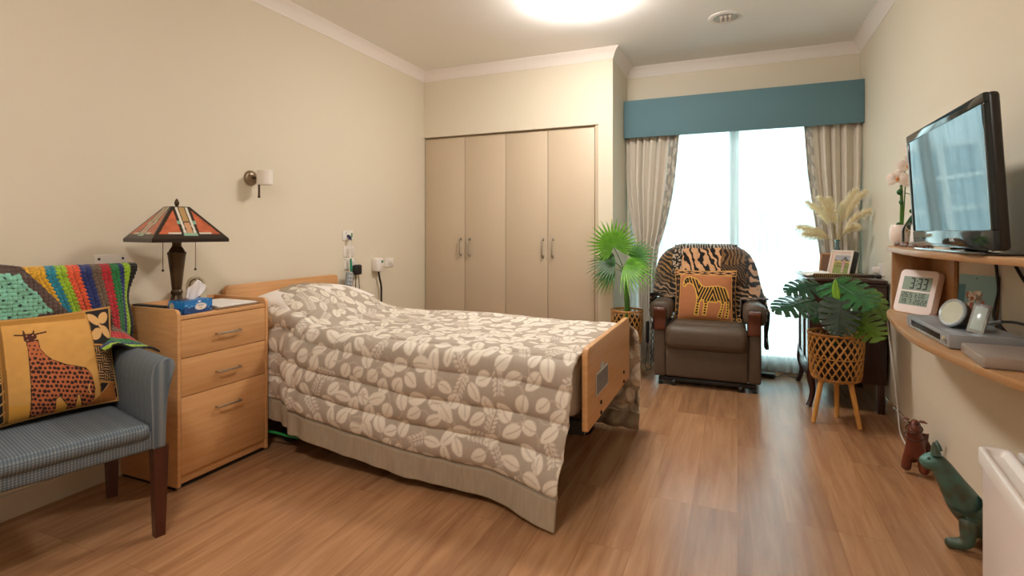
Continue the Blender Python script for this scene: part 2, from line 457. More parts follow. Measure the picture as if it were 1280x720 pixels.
# ------------------------------------------------------------------ bed
BY0, BY1 = 2.205, 3.15
bed = thing('bed', 'single care bed with beech headboard and footboard along the left wall', 'bed', (-1.67, 2.68, 0))
def board(x0, x1, z0, z1):
    r = .035; p = []
    for cx, cz, a0 in ((BY1 - r, z1 - r, 0), (BY0 + r, z1 - r, 90), (BY0 + .012, z0 + .012, 180), (BY1 - .012, z0 + .012, 270)):
        rr = r if cz > (z0 + z1) / 2 else .012
        for k in range(7):
            a = math.radians(a0 + k * 15); p.append((cx + rr * math.cos(a), cz + rr * math.sin(a)))
    return MB().prism(p, x0, x1, 'x', .004)
board(-2.752, -2.724, .30, .868).build('headboard', M_beech, bed)
fb = board(-.609, -.583, .33, .685).build('footboard', M_beech, bed)
pl = MB().box(-.5835, -.5785, 2.34, 2.575, .443, .547, .002).prism([(2.42, .546), (2.50, .546), (2.49, .566), (2.47, .575), (2.45, .575), (2.43, .566)], -.583, -.580, 'x')
pl.build('instruction_plate', mat('plate_edge', '#b9b8b6', 0.4), fb)
ip = MB().box(-.5787, -.5778, 2.352, 2.563, .453, .537)
for r in range(6):
    y = 2.362
    while y < 2.54:
        wd = rng.uniform(.010, .030)
        ip.box(-.5779, -.5772, y, min(y + wd, 2.555), .463 + r * .0125, .4665 + r * .0125, mi=1); y += wd + .008
ip.build('instruction_text', [mat('plate_grey', '#5d5c60', 0.4), mat('plate_print', '#a9a8aa', 0.5)], fb)
for y, z in ((2.44, .394), (2.44, .347), (2.975, .403), (2.975, .352)):
    MB().tube([(-.5832, y, z), (-.577, y, z)], .009, 10).build('bolt', M_black, fb)
f = MB()
for y in (2.27, 3.08): f.box(-2.72, -.61, y - .025, y + .025, .30, .36, .004)
for x in (-2.5, -1.9, -1.3, -.75): f.box(x - .025, x + .025, 2.27, 3.08, .30, .34, .004)
f.box(-2.1, -1.1, 2.6, 2.76, .12, .3, .01)
f.build('bed_frame', mat('frame_steel', '#26282b', 0.4, 0.6), bed)
for x in (-2.33, -.82):
    for y in (2.30, 3.05):
        lg = MB().box(x - .025, x + .025, y - .025, y + .025, .09, .31, .004).build('leg', M_black, bed)
        MB().tube([(x, y - .018, .05), (x, y + .018, .05)], .05, 20).build('caster', M_black, lg)
MB().tube([(-2.50, 2.2, .06), (-2.36, 2.19, .085), (-2.24, 2.21, .07), (-2.16, 2.24, .06)], .007, 8, smooth=6).build('brake_lever', mat('green_lever', '#1d8a46', 0.5), bed)
m_ = MB().box(-2.70, -.635, BY0 + .03, BY1 - .03, .365, .615, .05, 4)
m_.build('mattress', mat('mattress_cover', '#cfcac2', 0.8), bed)

# pillow
def cushion_shape(n, w, h, t, puff=.55, sag=0.02):
    """front and back sheets of a plump cushion, x across, y up, z thickness"""
    u = np.linspace(-1, 1, n); U, V = np.meshgrid(u, u, indexing='ij')
    e = (np.clip(1 - np.abs(U) ** 2.6, 0, 1) * np.clip(1 - np.abs(V) ** 2.6, 0, 1)) ** puff
    pin = 1 - .055 * (1 - U ** 2) * (np.abs(V) ** 6); pin2 = 1 - .055 * (1 - V ** 2) * (np.abs(U) ** 6)
    X = U * w / 2 * pin2; Y = V * h / 2 * pin
    Z = e * t / 2
    return X, Y, Z, U, V
pw = thing('pillow', 'white pillow tucked under the coverlet against the beech headboard', 'pillow', (-2.53, 2.66, .61))
X, Y, Z, U, V = cushion_shape(40, .40, .78, .20)
zc = .738
P1 = np.stack([-2.525 + X, 2.67 + Y, zc + Z - .02 * (U > 9)], -1); P2 = np.stack([-2.525 + X, 2.67 + Y, zc - Z], -1)
cw = np.ones(P1.shape) * np.array(lin('#e9e3de'))
colgrid('pillow_case', [(P1, cw), (P2[::-1], cw)], M_col, pw)

# coverlet -------------------------------------------------------------------
def coverlet():
    NA, NB = 420, 460
    s = np.linspace(0, 1, NA)
    prof = []
    for si in s:
        Xn = -2.60 + si * (2.60 - .63)
        a = sstep(-2.34, -2.12, Xn)                       # clears the bedside drawers at the head
        yo = 2.182 + (2.105 - 2.182) * a
        fl = sstep(-1.05, -.62, Xn)
        zt = .652 - .008 * math.sin(si * 9)
        zh = np.interp(Xn, [-2.6, -2.3, -2.09, -1.42, -.9, -.63], [.17, .16, .135, .05, .03, .012])
        yh = yo - .012 - .115 * fl ** 1.5
        bul = .19 * math.exp(-abs((Xn + 2.50) / .36) ** 2.6)
        pts = [(yh, zh), (yh + .004 + .02 * fl, zh + .10), (yo + .0 - .035 * fl * .6, .30), (yo + .006, .45), (yo + .014, .55), (yo + .035, .61), (yo + .085, .645)]
        for t in np.linspace(0, 1, 13):
            y = 2.25 + t * (3.08 - 2.25); yn = (y - 2.665) / .46
            zz = zt + bul * max(0, 1 - abs(yn) ** 3.0) + .004 * math.sin(y * 11 + Xn * 5) - .012 * math.sin(PI * t) * (1 - math.exp(-((Xn + 2.5) / .5) ** 2))
            pts.append((y, zz))
        pts += [(3.14, .64), (3.19, .60), (3.215, .5), (3.225, .3), (3.222, .12), (3.215, .02)]
        pts = np.array(pts)
        # smooth the polyline
        tt = np.linspace(0, len(pts) - 1, 240); k = np.arange(len(pts))
        y = np.interp(tt, k, pts[:, 0]); z = np.interp(tt, k, pts[:, 1])
        for _ in range(14):
            y[1:-1] = .25 * y[:-2] + .5 * y[1:-1] + .25 * y[2:]; z[1:-1] = .25 * z[:-2] + .5 * z[1:-1] + .25 * z[2:]
        L = np.concatenate([[0], np.cumsum(np.hypot(np.diff(y), np.diff(z)))])
        q = np.linspace(0, L[-1], NB)
        prof.append((np.interp(q, L, y), np.interp(q, L, z), L[-1]))
    Yg = np.stack([p[0] for p in prof]); Zg = np.stack([p[1] for p in prof])
    Lm = np.mean([p[2] for p in prof])
    B = np.tile(np.linspace(0, Lm, NB)[None, :], (NA, 1)); A = np.tile(s[:, None] * 1.97, (1, NB))
    # ends: head edge curves, foot end differs per side
    bn = B / Lm
    near = 1 - sstep(.22, .30, bn); far = sstep(.70, .76, bn)
    xs = -2.665 + .125 * sstep(.50, .30, bn)
    xe = -.622 - .035 * (1 - sstep(0.0, .26, bn)) + .085 * far
    X = xs + (xe - xs) * s[:, None]
    # on the far hanging side only the part past the mattress is pushed out beyond the footboard
    P = np.stack([X, Yg, Zg], -1)
    du = np.gradient(P, axis=0); dv = np.gradient(P, axis=1)
    N = np.cross(du, dv); N /= np.linalg.norm(N, axis=-1, keepdims=True) + 1e-9
    # quilting: seams run along the bed, drifting a little
    sp = .128
    ph = (B - .115 + .012 * np.sin(A * 2.2) * sstep(.1, .3, B)) / sp
    puff = np.abs(np.sin(PI * ph)) ** .42
    puff = np.where(B < .11, .55, puff)
    hang = np.maximum(1 - sstep(.55, .70, B), sstep(Lm - .6, Lm - .45, B))
    amp = .011 + .019 * hang
    wr = (vnoise(A, B, 5, 1) - .5) * .022 * hang + (vnoise(A, B * .3, 16, 2) - .5) * .012 * hang + (vnoise(A, B, 11, 3) - .5) * .008
    # a few drape folds near the head end and the foot corner
    wr += .018 * hang * np.exp(-((A - .40) / .10) ** 2) * np.sin(A * 60 + B * 6) * .7
    ff = far * sstep(-.95, -.62, X)
    wr = wr + ff * .07 * (vnoise(A, B, 11, 41) - .5) + ff * .010 * np.sin(A * 60 + B * 30)
    D = puff * amp + wr
    P = P + N * D[..., None]
    P[..., 1] = np.where((P[..., 0] < -2.33) & (P[..., 2] < .84), np.maximum(P[..., 1], 2.172), P[..., 1])
    P[..., 2] = np.maximum(P[..., 2], .006)
    # ---- woven leaf pattern
    bg = np.array(lin('#aea193')); lf = np.array(lin('#e3dbcf')); lf2 = np.array(lin('#c2b5a5'))
    C = np.tile(bg, (NA, NB, 1)) * (1 + .06 * (vnoise(A * 8, B, 30, 5) - .5))[..., None]
    da = 1.97 / (NA - 1); db = Lm / (NB - 1)
    def region(ca, cb, R):
        i0 = max(0, int((ca - R) / da)); i1 = min(NA, int((ca + R) / da) + 2); j0 = max(0, int((cb - R) / db)); j1 = min(NB, int((cb + R) / db) + 2)
        return slice(i0, i1), slice(j0, j1)
    def stroke(pts, w, col):
        for (x0, y0), (x1, y1) in zip(pts[:-1], pts[1:]):
            sl = region((x0 + x1) / 2, (y0 + y1) / 2, math.hypot(x1 - x0, y1 - y0) / 2 + w * 2)
            al = np.clip((w - segdist(A[sl], B[sl], (x0, y0), (x1, y1))) / .004 + .5, 0, 1)[..., None]
            C[sl] = C[sl] * (1 - al) + np.array(col) * al
    def leaf(ca, cb, an, Ln, W, kind):
        sl = region(ca, cb, Ln)
        x = A[sl] - ca; y = B[sl] - cb
        l = (x * math.cos(an) + y * math.sin(an)) / Ln + .5; w_ = (-x * math.sin(an) + y * math.cos(an))
        ok = (l > 0) & (l < 1)
        lw = W / 2 * np.where(ok, np.sin(PI * np.clip(l, 0, 1) ** .85) ** .62, 0)
        inside = ok & (np.abs(w_) < lw)
        al = (np.clip((lw - np.abs(w_)) / .0045 + .5, 0, 1) * (lw > 0))[..., None]
        sub = C[sl] * (1 - al) + lf * al
        rib = inside & (np.abs(np.sin((l * Ln - np.abs(w_) * .8) * PI / .009)) < .35) & (np.abs(w_) < lw * .85)
        if kind: sub[rib] = lf * .8 + bg * .2
        av = (np.clip((.0026 - np.abs(w_ - .004 * np.sin(l * 4))) / .004 + .5, 0, 1) * (inside & (l < .80)) * .75)[..., None]
        sub = sub * (1 - av) + bg * av
        C[sl] = sub
    r = random.Random(5); cen = []
    tries = 0
    while tries < 40000 and len(cen) < 900:
        tries += 1
        p = (r.uniform(-.02, 2.0), r.uniform(.10, Lm))
        if all((p[0] - c[0]) ** 2 + (p[1] - c[1]) ** 2 > .067 ** 2 for c in cen): cen.append(p)
    for k, (ca, cb) in enumerate(cen):
        an = r.uniform(0, 2 * PI)
        if k % 6 == 2:      # sprig of small leaflets
            L2 = .10; pts = [(ca + math.cos(an) * t * L2 + math.sin(an * 3 + t * 2) * .004, cb + math.sin(an) * t * L2) for t in np.linspace(-.5, .5, 5)]
            stroke(pts, .0022, lf)
            for t in np.linspace(-.35, .45, 5):
                for sd in (-1, 1):
                    leaf(ca + math.cos(an) * t * L2 - sd * math.sin(an) * .017, cb + math.sin(an) * t * L2 + sd * math.cos(an) * .017, an + sd * .9, .026, .013, 0)
        else:
            Ln = r.uniform(.074, .102); W = r.uniform(.050, .068)
            e0 = (ca - math.cos(an) * Ln * .5, cb - math.sin(an) * Ln * .5)
            bend = an + r.choice((-1, 1)) * .7
            e1 = (e0[0] - math.cos(bend) * .03, e0[1] - math.sin(bend) * .03); e2 = (e1[0] - math.cos(an + (bend - an) * 1.8) * .03, e1[1] - math.sin(an + (bend - an) * 1.8) * .03)
            stroke([e0, e1, e2], .003, lf2)
            leaf(ca, cb, an, Ln, W, k % 2)
    hem = np.array(lin('#a2937f'))
    band = (B < .112) | (B > Lm - .07) | (A < .075)
    C[band] = hem
    C[band] *= (1 + .16 * (vnoise(A * 6, B, 24, 9) - .5))[band][:, None]
    C[(np.abs(B - .112) < .003) | (np.abs(B - Lm + .07) < .003)] = hem * .7
    t = thing('coverlet', 'quilted taupe bedspread with cream leaf print spread over the bed', 'bedspread', (-1.6, 2.68, .66))
    o = colgrid('quilted_cover', [(P, C)], M_col, t, thick=.014, off=-1)
    return t
coverlet()

# ------------------------------------------------------------------ bedside drawers
nx0, nx1, ny0, ny1 = -2.752, -2.345, 1.650, 2.160
ns = thing('bedside_drawers', 'beech bedside drawer cabinet with three drawers between armchair and bed', 'bedside cabinet', ((nx0 + nx1) / 2, (ny0 + ny1) / 2, 0))
def sidepoly(x0, x1, z0, z1, r):
    p = [(x0, z0), (x1, z0)]
    for k in range(7):
        a = math.radians(k * 15); p.append((x1 - r + r * math.cos(a), z1 - r + r * math.sin(a)))
    return p + [(x0, z1)]
for y in (ny0, ny1 - .018): MB().prism(sidepoly(nx0, nx1, .012, .825, .03), y, y + .018, 'y', .003).build('side_panel', M_beech, ns)
MB().box(nx0, nx0 + .016, ny0 + .018, ny1 - .018, .03, .825, .002).build('back_panel', M_beech, ns)
MB().box(nx0 + .016, nx1 - .004, ny0 + .018, ny1 - .018, .776, .794, .002).build('top', M_beech, ns)
MB().box(nx0 + .02, nx1 - .012, ny0 + .018, ny1 - .018, .02, .060, .002).build('plinth', M_beech, ns)
MB().box(nx0 + .01, nx1 - .02, ny0 + .004, ny1 - .004, 0, .012).build('base_strip', M_black, ns)
for z0, z1, hz in ((.599, .773, .684), (.421, .596, .498), (.063, .418, .327)):
    d = MB().box(nx0 + .03, nx1 - .002, ny0 + .0195, ny1 - .0195, z0, z1, .002).build('drawer', M_beech, ns)
    x = nx1 + .022
    h = MB().tube([(nx1 - .003, 1.846, hz), (x - .004, 1.846, hz), (x, 1.852, hz), (x, 1.970, hz), (x - .004, 1.976, hz), (nx1 - .003, 1.976, hz)], .0048, 8)
    h.build('handle', M_chrome, d)

# tissue box
tb = thing('tissue_box', 'blue tissue box with white tissue sticking out, beside the lamp', 'tissue box', (-2.42, 1.77, .795), math.radians(5.8))
TM = WM[tb.name]
bx, by, bz = .048, .078, .062
def tis():
    n = 40
    sheets = []
    def face(fn, cf):
        u = np.linspace(-1, 1, n); U, V = np.meshgrid(u, u, indexing='ij'); P = np.stack(fn(U, V), -1)
        C = np.zeros(P.shape); cf(U, V, C); sheets.append((P, C))
    def side(U, V, C):
        C[:] = lin('#1d78c4'); C[V < -.05 - .15 * U] = lin('#15407f')
        for k in range(14):
            a, b = rng.uniform(-.95, .95), rng.uniform(-.9, .9)
            C[np.abs(U - a) + np.abs(V - b) * .8 < .09] = lin('#79b6e6')
        for k in range(8):
            a, b = rng.uniform(-.95, .95), rng.uniform(-.9, -.2)
            C[np.hypot(U - a, V - b) < .07] = lin('#2b66ad')
    def front(U, V, C):
        side(U, V, C); C[((U - .15) / .42) ** 2 + ((V + .05) / .52) ** 2 < 1] = lin('#e9dfd6')
        C[(np.abs(U - .15) < .22) & (np.abs(V - .12 + .05 * np.sin(U * 40)) < .07)] = lin('#8d98b5')
        C[(np.abs(U - .15) < .09) & (np.abs(V + .22) < .08)] = lin('#c9a97c')
        C[(np.abs(U - .03) < .10) & (V > .62) & (V < .85)] = lin('#e6eef5')
    def sideb(U, V, C):
        side(U, V, C); C[((U + .6) / .28) ** 2 + ((V - .1) / .6) ** 2 < 1] = lin('#bfae92')
    face(lambda U, V: (bx + 0 * U, U * by, bz / 2 + V * bz / 2), front)
    face(lambda U, V: (-bx + 0 * U, -U * by, bz / 2 + V * bz / 2), side)
    face(lambda U, V: (U * bx, -by + 0 * U, bz / 2 + V * bz / 2), sideb)
    face(lambda U, V: (-U * bx, by + 0 * U, bz / 2 + V * bz / 2), side)
    face(lambda U, V: (U * bx, V * by, bz + 0 * U), side)
    face(lambda U, V: (-U * bx, V * by, 0.0 * U), side)
    return sheets
colgrid('carton', tis(), M_print, tb, local=True)
n = 26
u = np.linspace(-1, 1, n); U, V = np.meshgrid(u, np.linspace(0, 1, n), indexing='ij')
Xt = .014 * np.sin(U * 6 + V * 2) * (1 - .4 * V) + .006 * np.sin(U * 13); Yt = U * (.022 + .030 * np.sin(PI * V * .62)) + .026 * V; Zt = bz - .003 + V * (.098 - .050 * np.abs(U - .25) ** 1.3)
colgrid('tissue', [(np.stack([Xt, Yt, Zt], -1), np.ones((n, n, 3)) * np.array(lin('#eeeaea')))], M_col, tb, thick=.0012, local=True)

# papers, folder, glass ornament
fo = thing('folder', 'brown card folder lying under white papers on the bedside drawers', 'folder', (-2.5, 2.0, .795))
MB().box(-2.655, -2.366, 1.872, 2.132, .7945, .7995, .001).build('folder_cover', mat('folder_card', '#8c6a4a', 0.7), fo)
pp = thing('paper_stack', 'stack of white papers lying on the bedside drawers in front of glass ornament', 'papers', (-2.5, 2.0, .80))
pm = MB()
for k, (dx, a) in enumerate(((0, 0.0), (.006, .02), (-.006, -.03))):
    M = Matrix.Translation((-2.52 + dx, 2.008, .8003 + k * .0033)) @ Matrix.Rotation(a, 4, 'Z')
    pm.box(-.135, .135, -.115, .115, 0, .003, mi=0, M=M)
pm.build('sheets', M_paper, pp)
dk = thing('dark_folder', 'dark slim folder lying beside the blue tissue box at the cabinet rim', 'folder', (-2.6, 1.71, .795))
MB().box(-2.70, -2.49, 1.673, 1.70, .795, .832, .002).build('folder_cover', mat('dark_card', '#2b2a29', 0.5), dk)
og = thing('glass_ornament', 'arched cut glass ornament clock on the bedside drawers behind the papers', 'ornament', (-2.672, 1.985, .795), math.radians(-35))
M_cry = mat('cut_glass', '#e2d8c0', 0.15, 0.0, var=.25, vscale=40, coat=.5)
ap = [(-.052, 0), (.052, 0), (.046, .09)] + [(.046 * math.cos(math.radians(a)), .105 + .046 * math.sin(math.radians(a))) for a in range(0, 181, 15)] + [(-.046, .09)]
MB().prism(ap, -.02, .02, 'x', .005).build('glass_body', M_cry, og, local=True)
dm = MB()
for k in range(24):
    a = 2 * PI * k / 24; dm.ball((.021, .03 * math.cos(a), .105 + .03 * math.sin(a)), .004, 8)
for k in range(8):
    a = 2 * PI * k / 8; dm.tube([(.021, .004 * math.cos(a), .04 + .004 * math.sin(a)), (.021, .018 * math.cos(a), .04 + .018 * math.sin(a))], .0025, 6)
dm.build('cut_pattern', mat('cut_lines', '#8f7c56', 0.25, .4), og, local=True)
MB().lathe([(.0, -.001), (.013, -.001), (.0145, .004), (.013, .005), (.0, .005)], n=24, M=Matrix.Translation((.017, 0, .105)) @ Matrix.Rotation(PI / 2, 4, 'Y')).build('dial', mat('dial', '#b9ab8c', 0.3), og, local=True)

# table lamp
lx, ly, lz = -2.520, 1.770, .794
tl = thing('table_lamp', 'bronze table lamp with square leaded glass shade on the bedside drawers', 'table lamp', (lx, ly, lz))
prof = [(.052, 0), (.053, .008), (.048, .02), (.036, .034), (.030, .05), (.025, .066), (.022, .078), (.026, .088), (.0255, .098), (.021, .106), (.0225, .12), (.029, .19), (.0385, .272), (.041, .279), (.041, .286), (.035, .291), (.030, .302), (.021, .316), (.0195, .33), (.022, .336), (.022, .345), (.012, .35), (.008, .36), (.008, .5), (.0, .5)]
MB().lathe(prof, (lx, ly, lz), 16).build('base', M_bronze, tl, angle=25)
MB().lathe([(.004, .495), (.010, .505), (.006, .512), (.010, .52), (.011, .53), (.006, .543), (.0, .55)], (lx, ly, lz), 16).build('finial', M_bronze, tl)
def shade():
    R = np.array([1.0, 0.0]); F = np.array([0.0, 1.0])
    r = .238; cs = [(math.cos(math.radians(32 + 90 * j)), math.sin(math.radians(32 + 90 * j))) for j in range(4)]
    cor = [np.array([lx, ly]) + r * (a * R + b * F) for a, b in cs]; top = [np.array([lx, ly]) + .058 * (a * R + b * F) for a, b in cs]
    sheets = []
    n, mm = 90, 60
    for k in range(4):
        a0, a1, b0, b1 = cor[k - 1], cor[k], top[k - 1], top[k]
        s = np.linspace(0, 1, n)[:, None, None]; t = np.linspace(0, 1, mm)[None, :, None]
        lo = a0 * (1 - s) + a1 * s; hi = b0 * (1 - s) + b1 * s
        XY = lo * (1 - t) + hi * t
        Z = np.broadcast_to(1.148 + (1.303 - 1.148) * t, (n, mm, 1))
        P = np.concatenate([XY, Z], -1)
        S = np.broadcast_to(s[..., 0], (n, mm)); T = np.broadcast_to(t[..., 0], (n, mm))
        w = .337 * (1 - T) + .082 * T                          # width in metres at this height
        xm = (S - .5) * w
        C = np.zeros((n, mm, 3)); C[:] = lin('#b9603f')
        C *= (1 + .5 * (vnoise(S, T, 9, 4 + k) - .5))[..., None]
        dark = lin('#2b211a')
        C[T < .14] = dark
        C[(T > .14) & (T < .19) & (np.abs(xm) < .095)] = lin('#cfcbbd')
        C[(w / 2 - np.abs(xm)) < .016] = dark
        C[np.abs(xm) < .040] = dark
        C[(np.abs(xm) < .0275) & (T > .14)] = lin('#d6d2c6')
        C[(np.abs(np.abs(xm) - .0145) < .0022) & (T > .14)] = dark
        C[(np.abs(xm) < .0125) & (T > .14)] = lin('#b08f5c')
        C[(np.abs(xm) < .0125) & (T > .14) & (T < .5)] = lin('#c79772')
        C[(np.abs(xm) < .0125) & (np.abs(T - .52) < .02)] = dark
        C[(np.abs(np.abs(xm) - .034) < .008) & (np.abs(T - .5) < .05)] = lin('#7fae97')
        C[(np.abs(xm) < .03) & (T > .10) & (T < .17)] = lin('#8fb49c')
        C[T > .975] = dark
        sheets.append((P, C))
        # upright rim below
        Zr = np.broadcast_to(1.132 + .016 * t, (n, mm, 1)); Pr = np.concatenate([np.broadcast_to(lo, (n, mm, 2)), Zr], -1)
        Cr = np.zeros((n, mm, 3)); Cr[:] = dark; sheets.append((Pr, Cr))
    return sheets
colgrid('shade', shade(), mat('leaded_glass', '#ffffff', .3, attr=True), tl, thick=.004)
for px_, py_, z in ((lx - .02, ly - .055, 1.0), (lx + .03, ly + .075, 1.0)):
    MB().tube([(px_, py_, 1.135), (px_, py_, z)], .0016, 6).ball((px_, py_, z - .005), .006, 10).tube([(lx, ly, 1.16), (px_, py_, 1.135)], .003, 6).build('pull_chain', M_bronze, tl)
# ------------------------------------------------------------------ armchair
def weave(name, axis):
    m = bpy.data.materials.new(name); m.use_nodes = True
    nt = m.node_tree; b = nt.nodes['Principled BSDF']; L = nt.links.new
    tc = nt.nodes.new('ShaderNodeTexCoord'); sp = nt.nodes.new('ShaderNodeSeparateXYZ'); L(tc.outputs['Object'], sp.inputs[0])
    def math_(op, a, bb=None, v=None):
        n = nt.nodes.new('ShaderNodeMath'); n.operation = op
        L(a, n.inputs[0])
        if bb is not None: L(bb, n.inputs[1])
        if v is not None: n.inputs[1].default_value = v
        return n.outputs[0]
    c1 = sp.outputs['Y'] if axis == 'y' else math_('ADD', sp.outputs['X'], math_('MULTIPLY', sp.outputs['Y'], v=.25))
    c2 = math_('ADD', sp.outputs['Z'], sp.outputs['X' if axis == 'y' else 'Y'])
    s1 = math_('SINE', math_('MULTIPLY', c1, v=2 * PI / .0095))
    s2 = math_('SINE', math_('MULTIPLY', c2, v=2 * PI / .0085))
    s3 = math_('SINE', math_('MULTIPLY', c1, v=2 * PI / .05))
    k = math_('ADD', math_('MULTIPLY', s1, v=.42), math_('MULTIPLY', s2, v=.34))
    k = math_('ADD', k, math_('MULTIPLY', s3, v=.06))
    r = nt.nodes.new('ShaderNodeValToRGB'); e = r.color_ramp.elements
    e[0].position = .30; e[0].color = (*lin('#4a5660'), 1); e[1].position = .95; e[1].color = (*lin('#918f86'), 1)
    x = e.new(.62); x.color = (*lin('#64707a'), 1)
    L(math_('MULTIPLY', math_('ADD', k, v=1.0), v=.5), r.inputs['Fac']); L(r.outputs['Color'], b.inputs['Base Color'])
    b.inputs['Roughness'].default_value = .8
    bp = nt.nodes.new('ShaderNodeBump'); bp.inputs['Strength'].default_value = .3; bp.inputs['Distance'].default_value = .001
    L(k, bp.inputs['Height']); L(bp.outputs[0], b.inputs['Normal'])
    return m
W_y, W_x = weave('blue_grey_weave_seat', 'y'), weave('blue_grey_weave_arm', 'x')
CH = (-2.40, 1.17, 0); CR = math.radians(-13.8)
ac = thing('armchair', 'blue grey woven armchair with dark wooden legs left of the bedside drawers', 'armchair', CH, CR)
MB().box(-.27, .285, -.30, .30, .345, .425, .012, 3).build('seat_frame', W_y, ac, local=True)
sc_ = MB().box(-.215, .300, -.252, .252, .392, .452, .026, 4)
sc_.v = [(x, y, z + (.012 * (1 - (y / .26) ** 2) * (1 - ((x - .04) / .27) ** 2) if z > .42 else 0)) for x, y, z in sc_.v]
sc_.build('seat_cushion', W_y, ac, local=True)
for sd in (-1, 1):
    p = [(.303, .345), (.304, .43), (.309, .526), (.318, .58), (.330, .625), (.337, .650), (.335, .672), (.322, .687), (.300, .692), (.275, .684), (.258, .665), (.248, .63), (.247, .58), (.252, .48), (.255, .345)]
    p = [(sd * a, b) for a, b in p]
    MB().prism(p, -.28, .292, 'x', .012, seg=3).build('arm', W_x, ac, local=True, angle=50)
    for x, z0, s_ in ((.262, .35, 1), (-.262, .35, -1)):
        mb = MB()
        y = sd * .287; a, b = .026, .017
        bx_ = x + (.0 if s_ > 0 else .012)
        vs = [(x - a, y - a, z0), (x + a, y - a, z0), (x + a, y + a, z0), (x - a, y + a, z0), (bx_ - b, y - b, 0), (bx_ + b, y - b, 0), (bx_ + b, y + b, 0), (bx_ - b, y + b, 0)]
        mb.add(vs, [(0, 1, 2, 3), (7, 6, 5, 4), (0, 4, 5, 1), (1, 5, 6, 2), (2, 6, 7, 3), (3, 7, 4, 0)])
        mb.build('leg', M_darkwood, ac, local=True, angle=20)
MB().box(-.300, -.225, -.285, .285, .36, 1.015, .03, 4).build('backrest', W_y, ac, local=True)

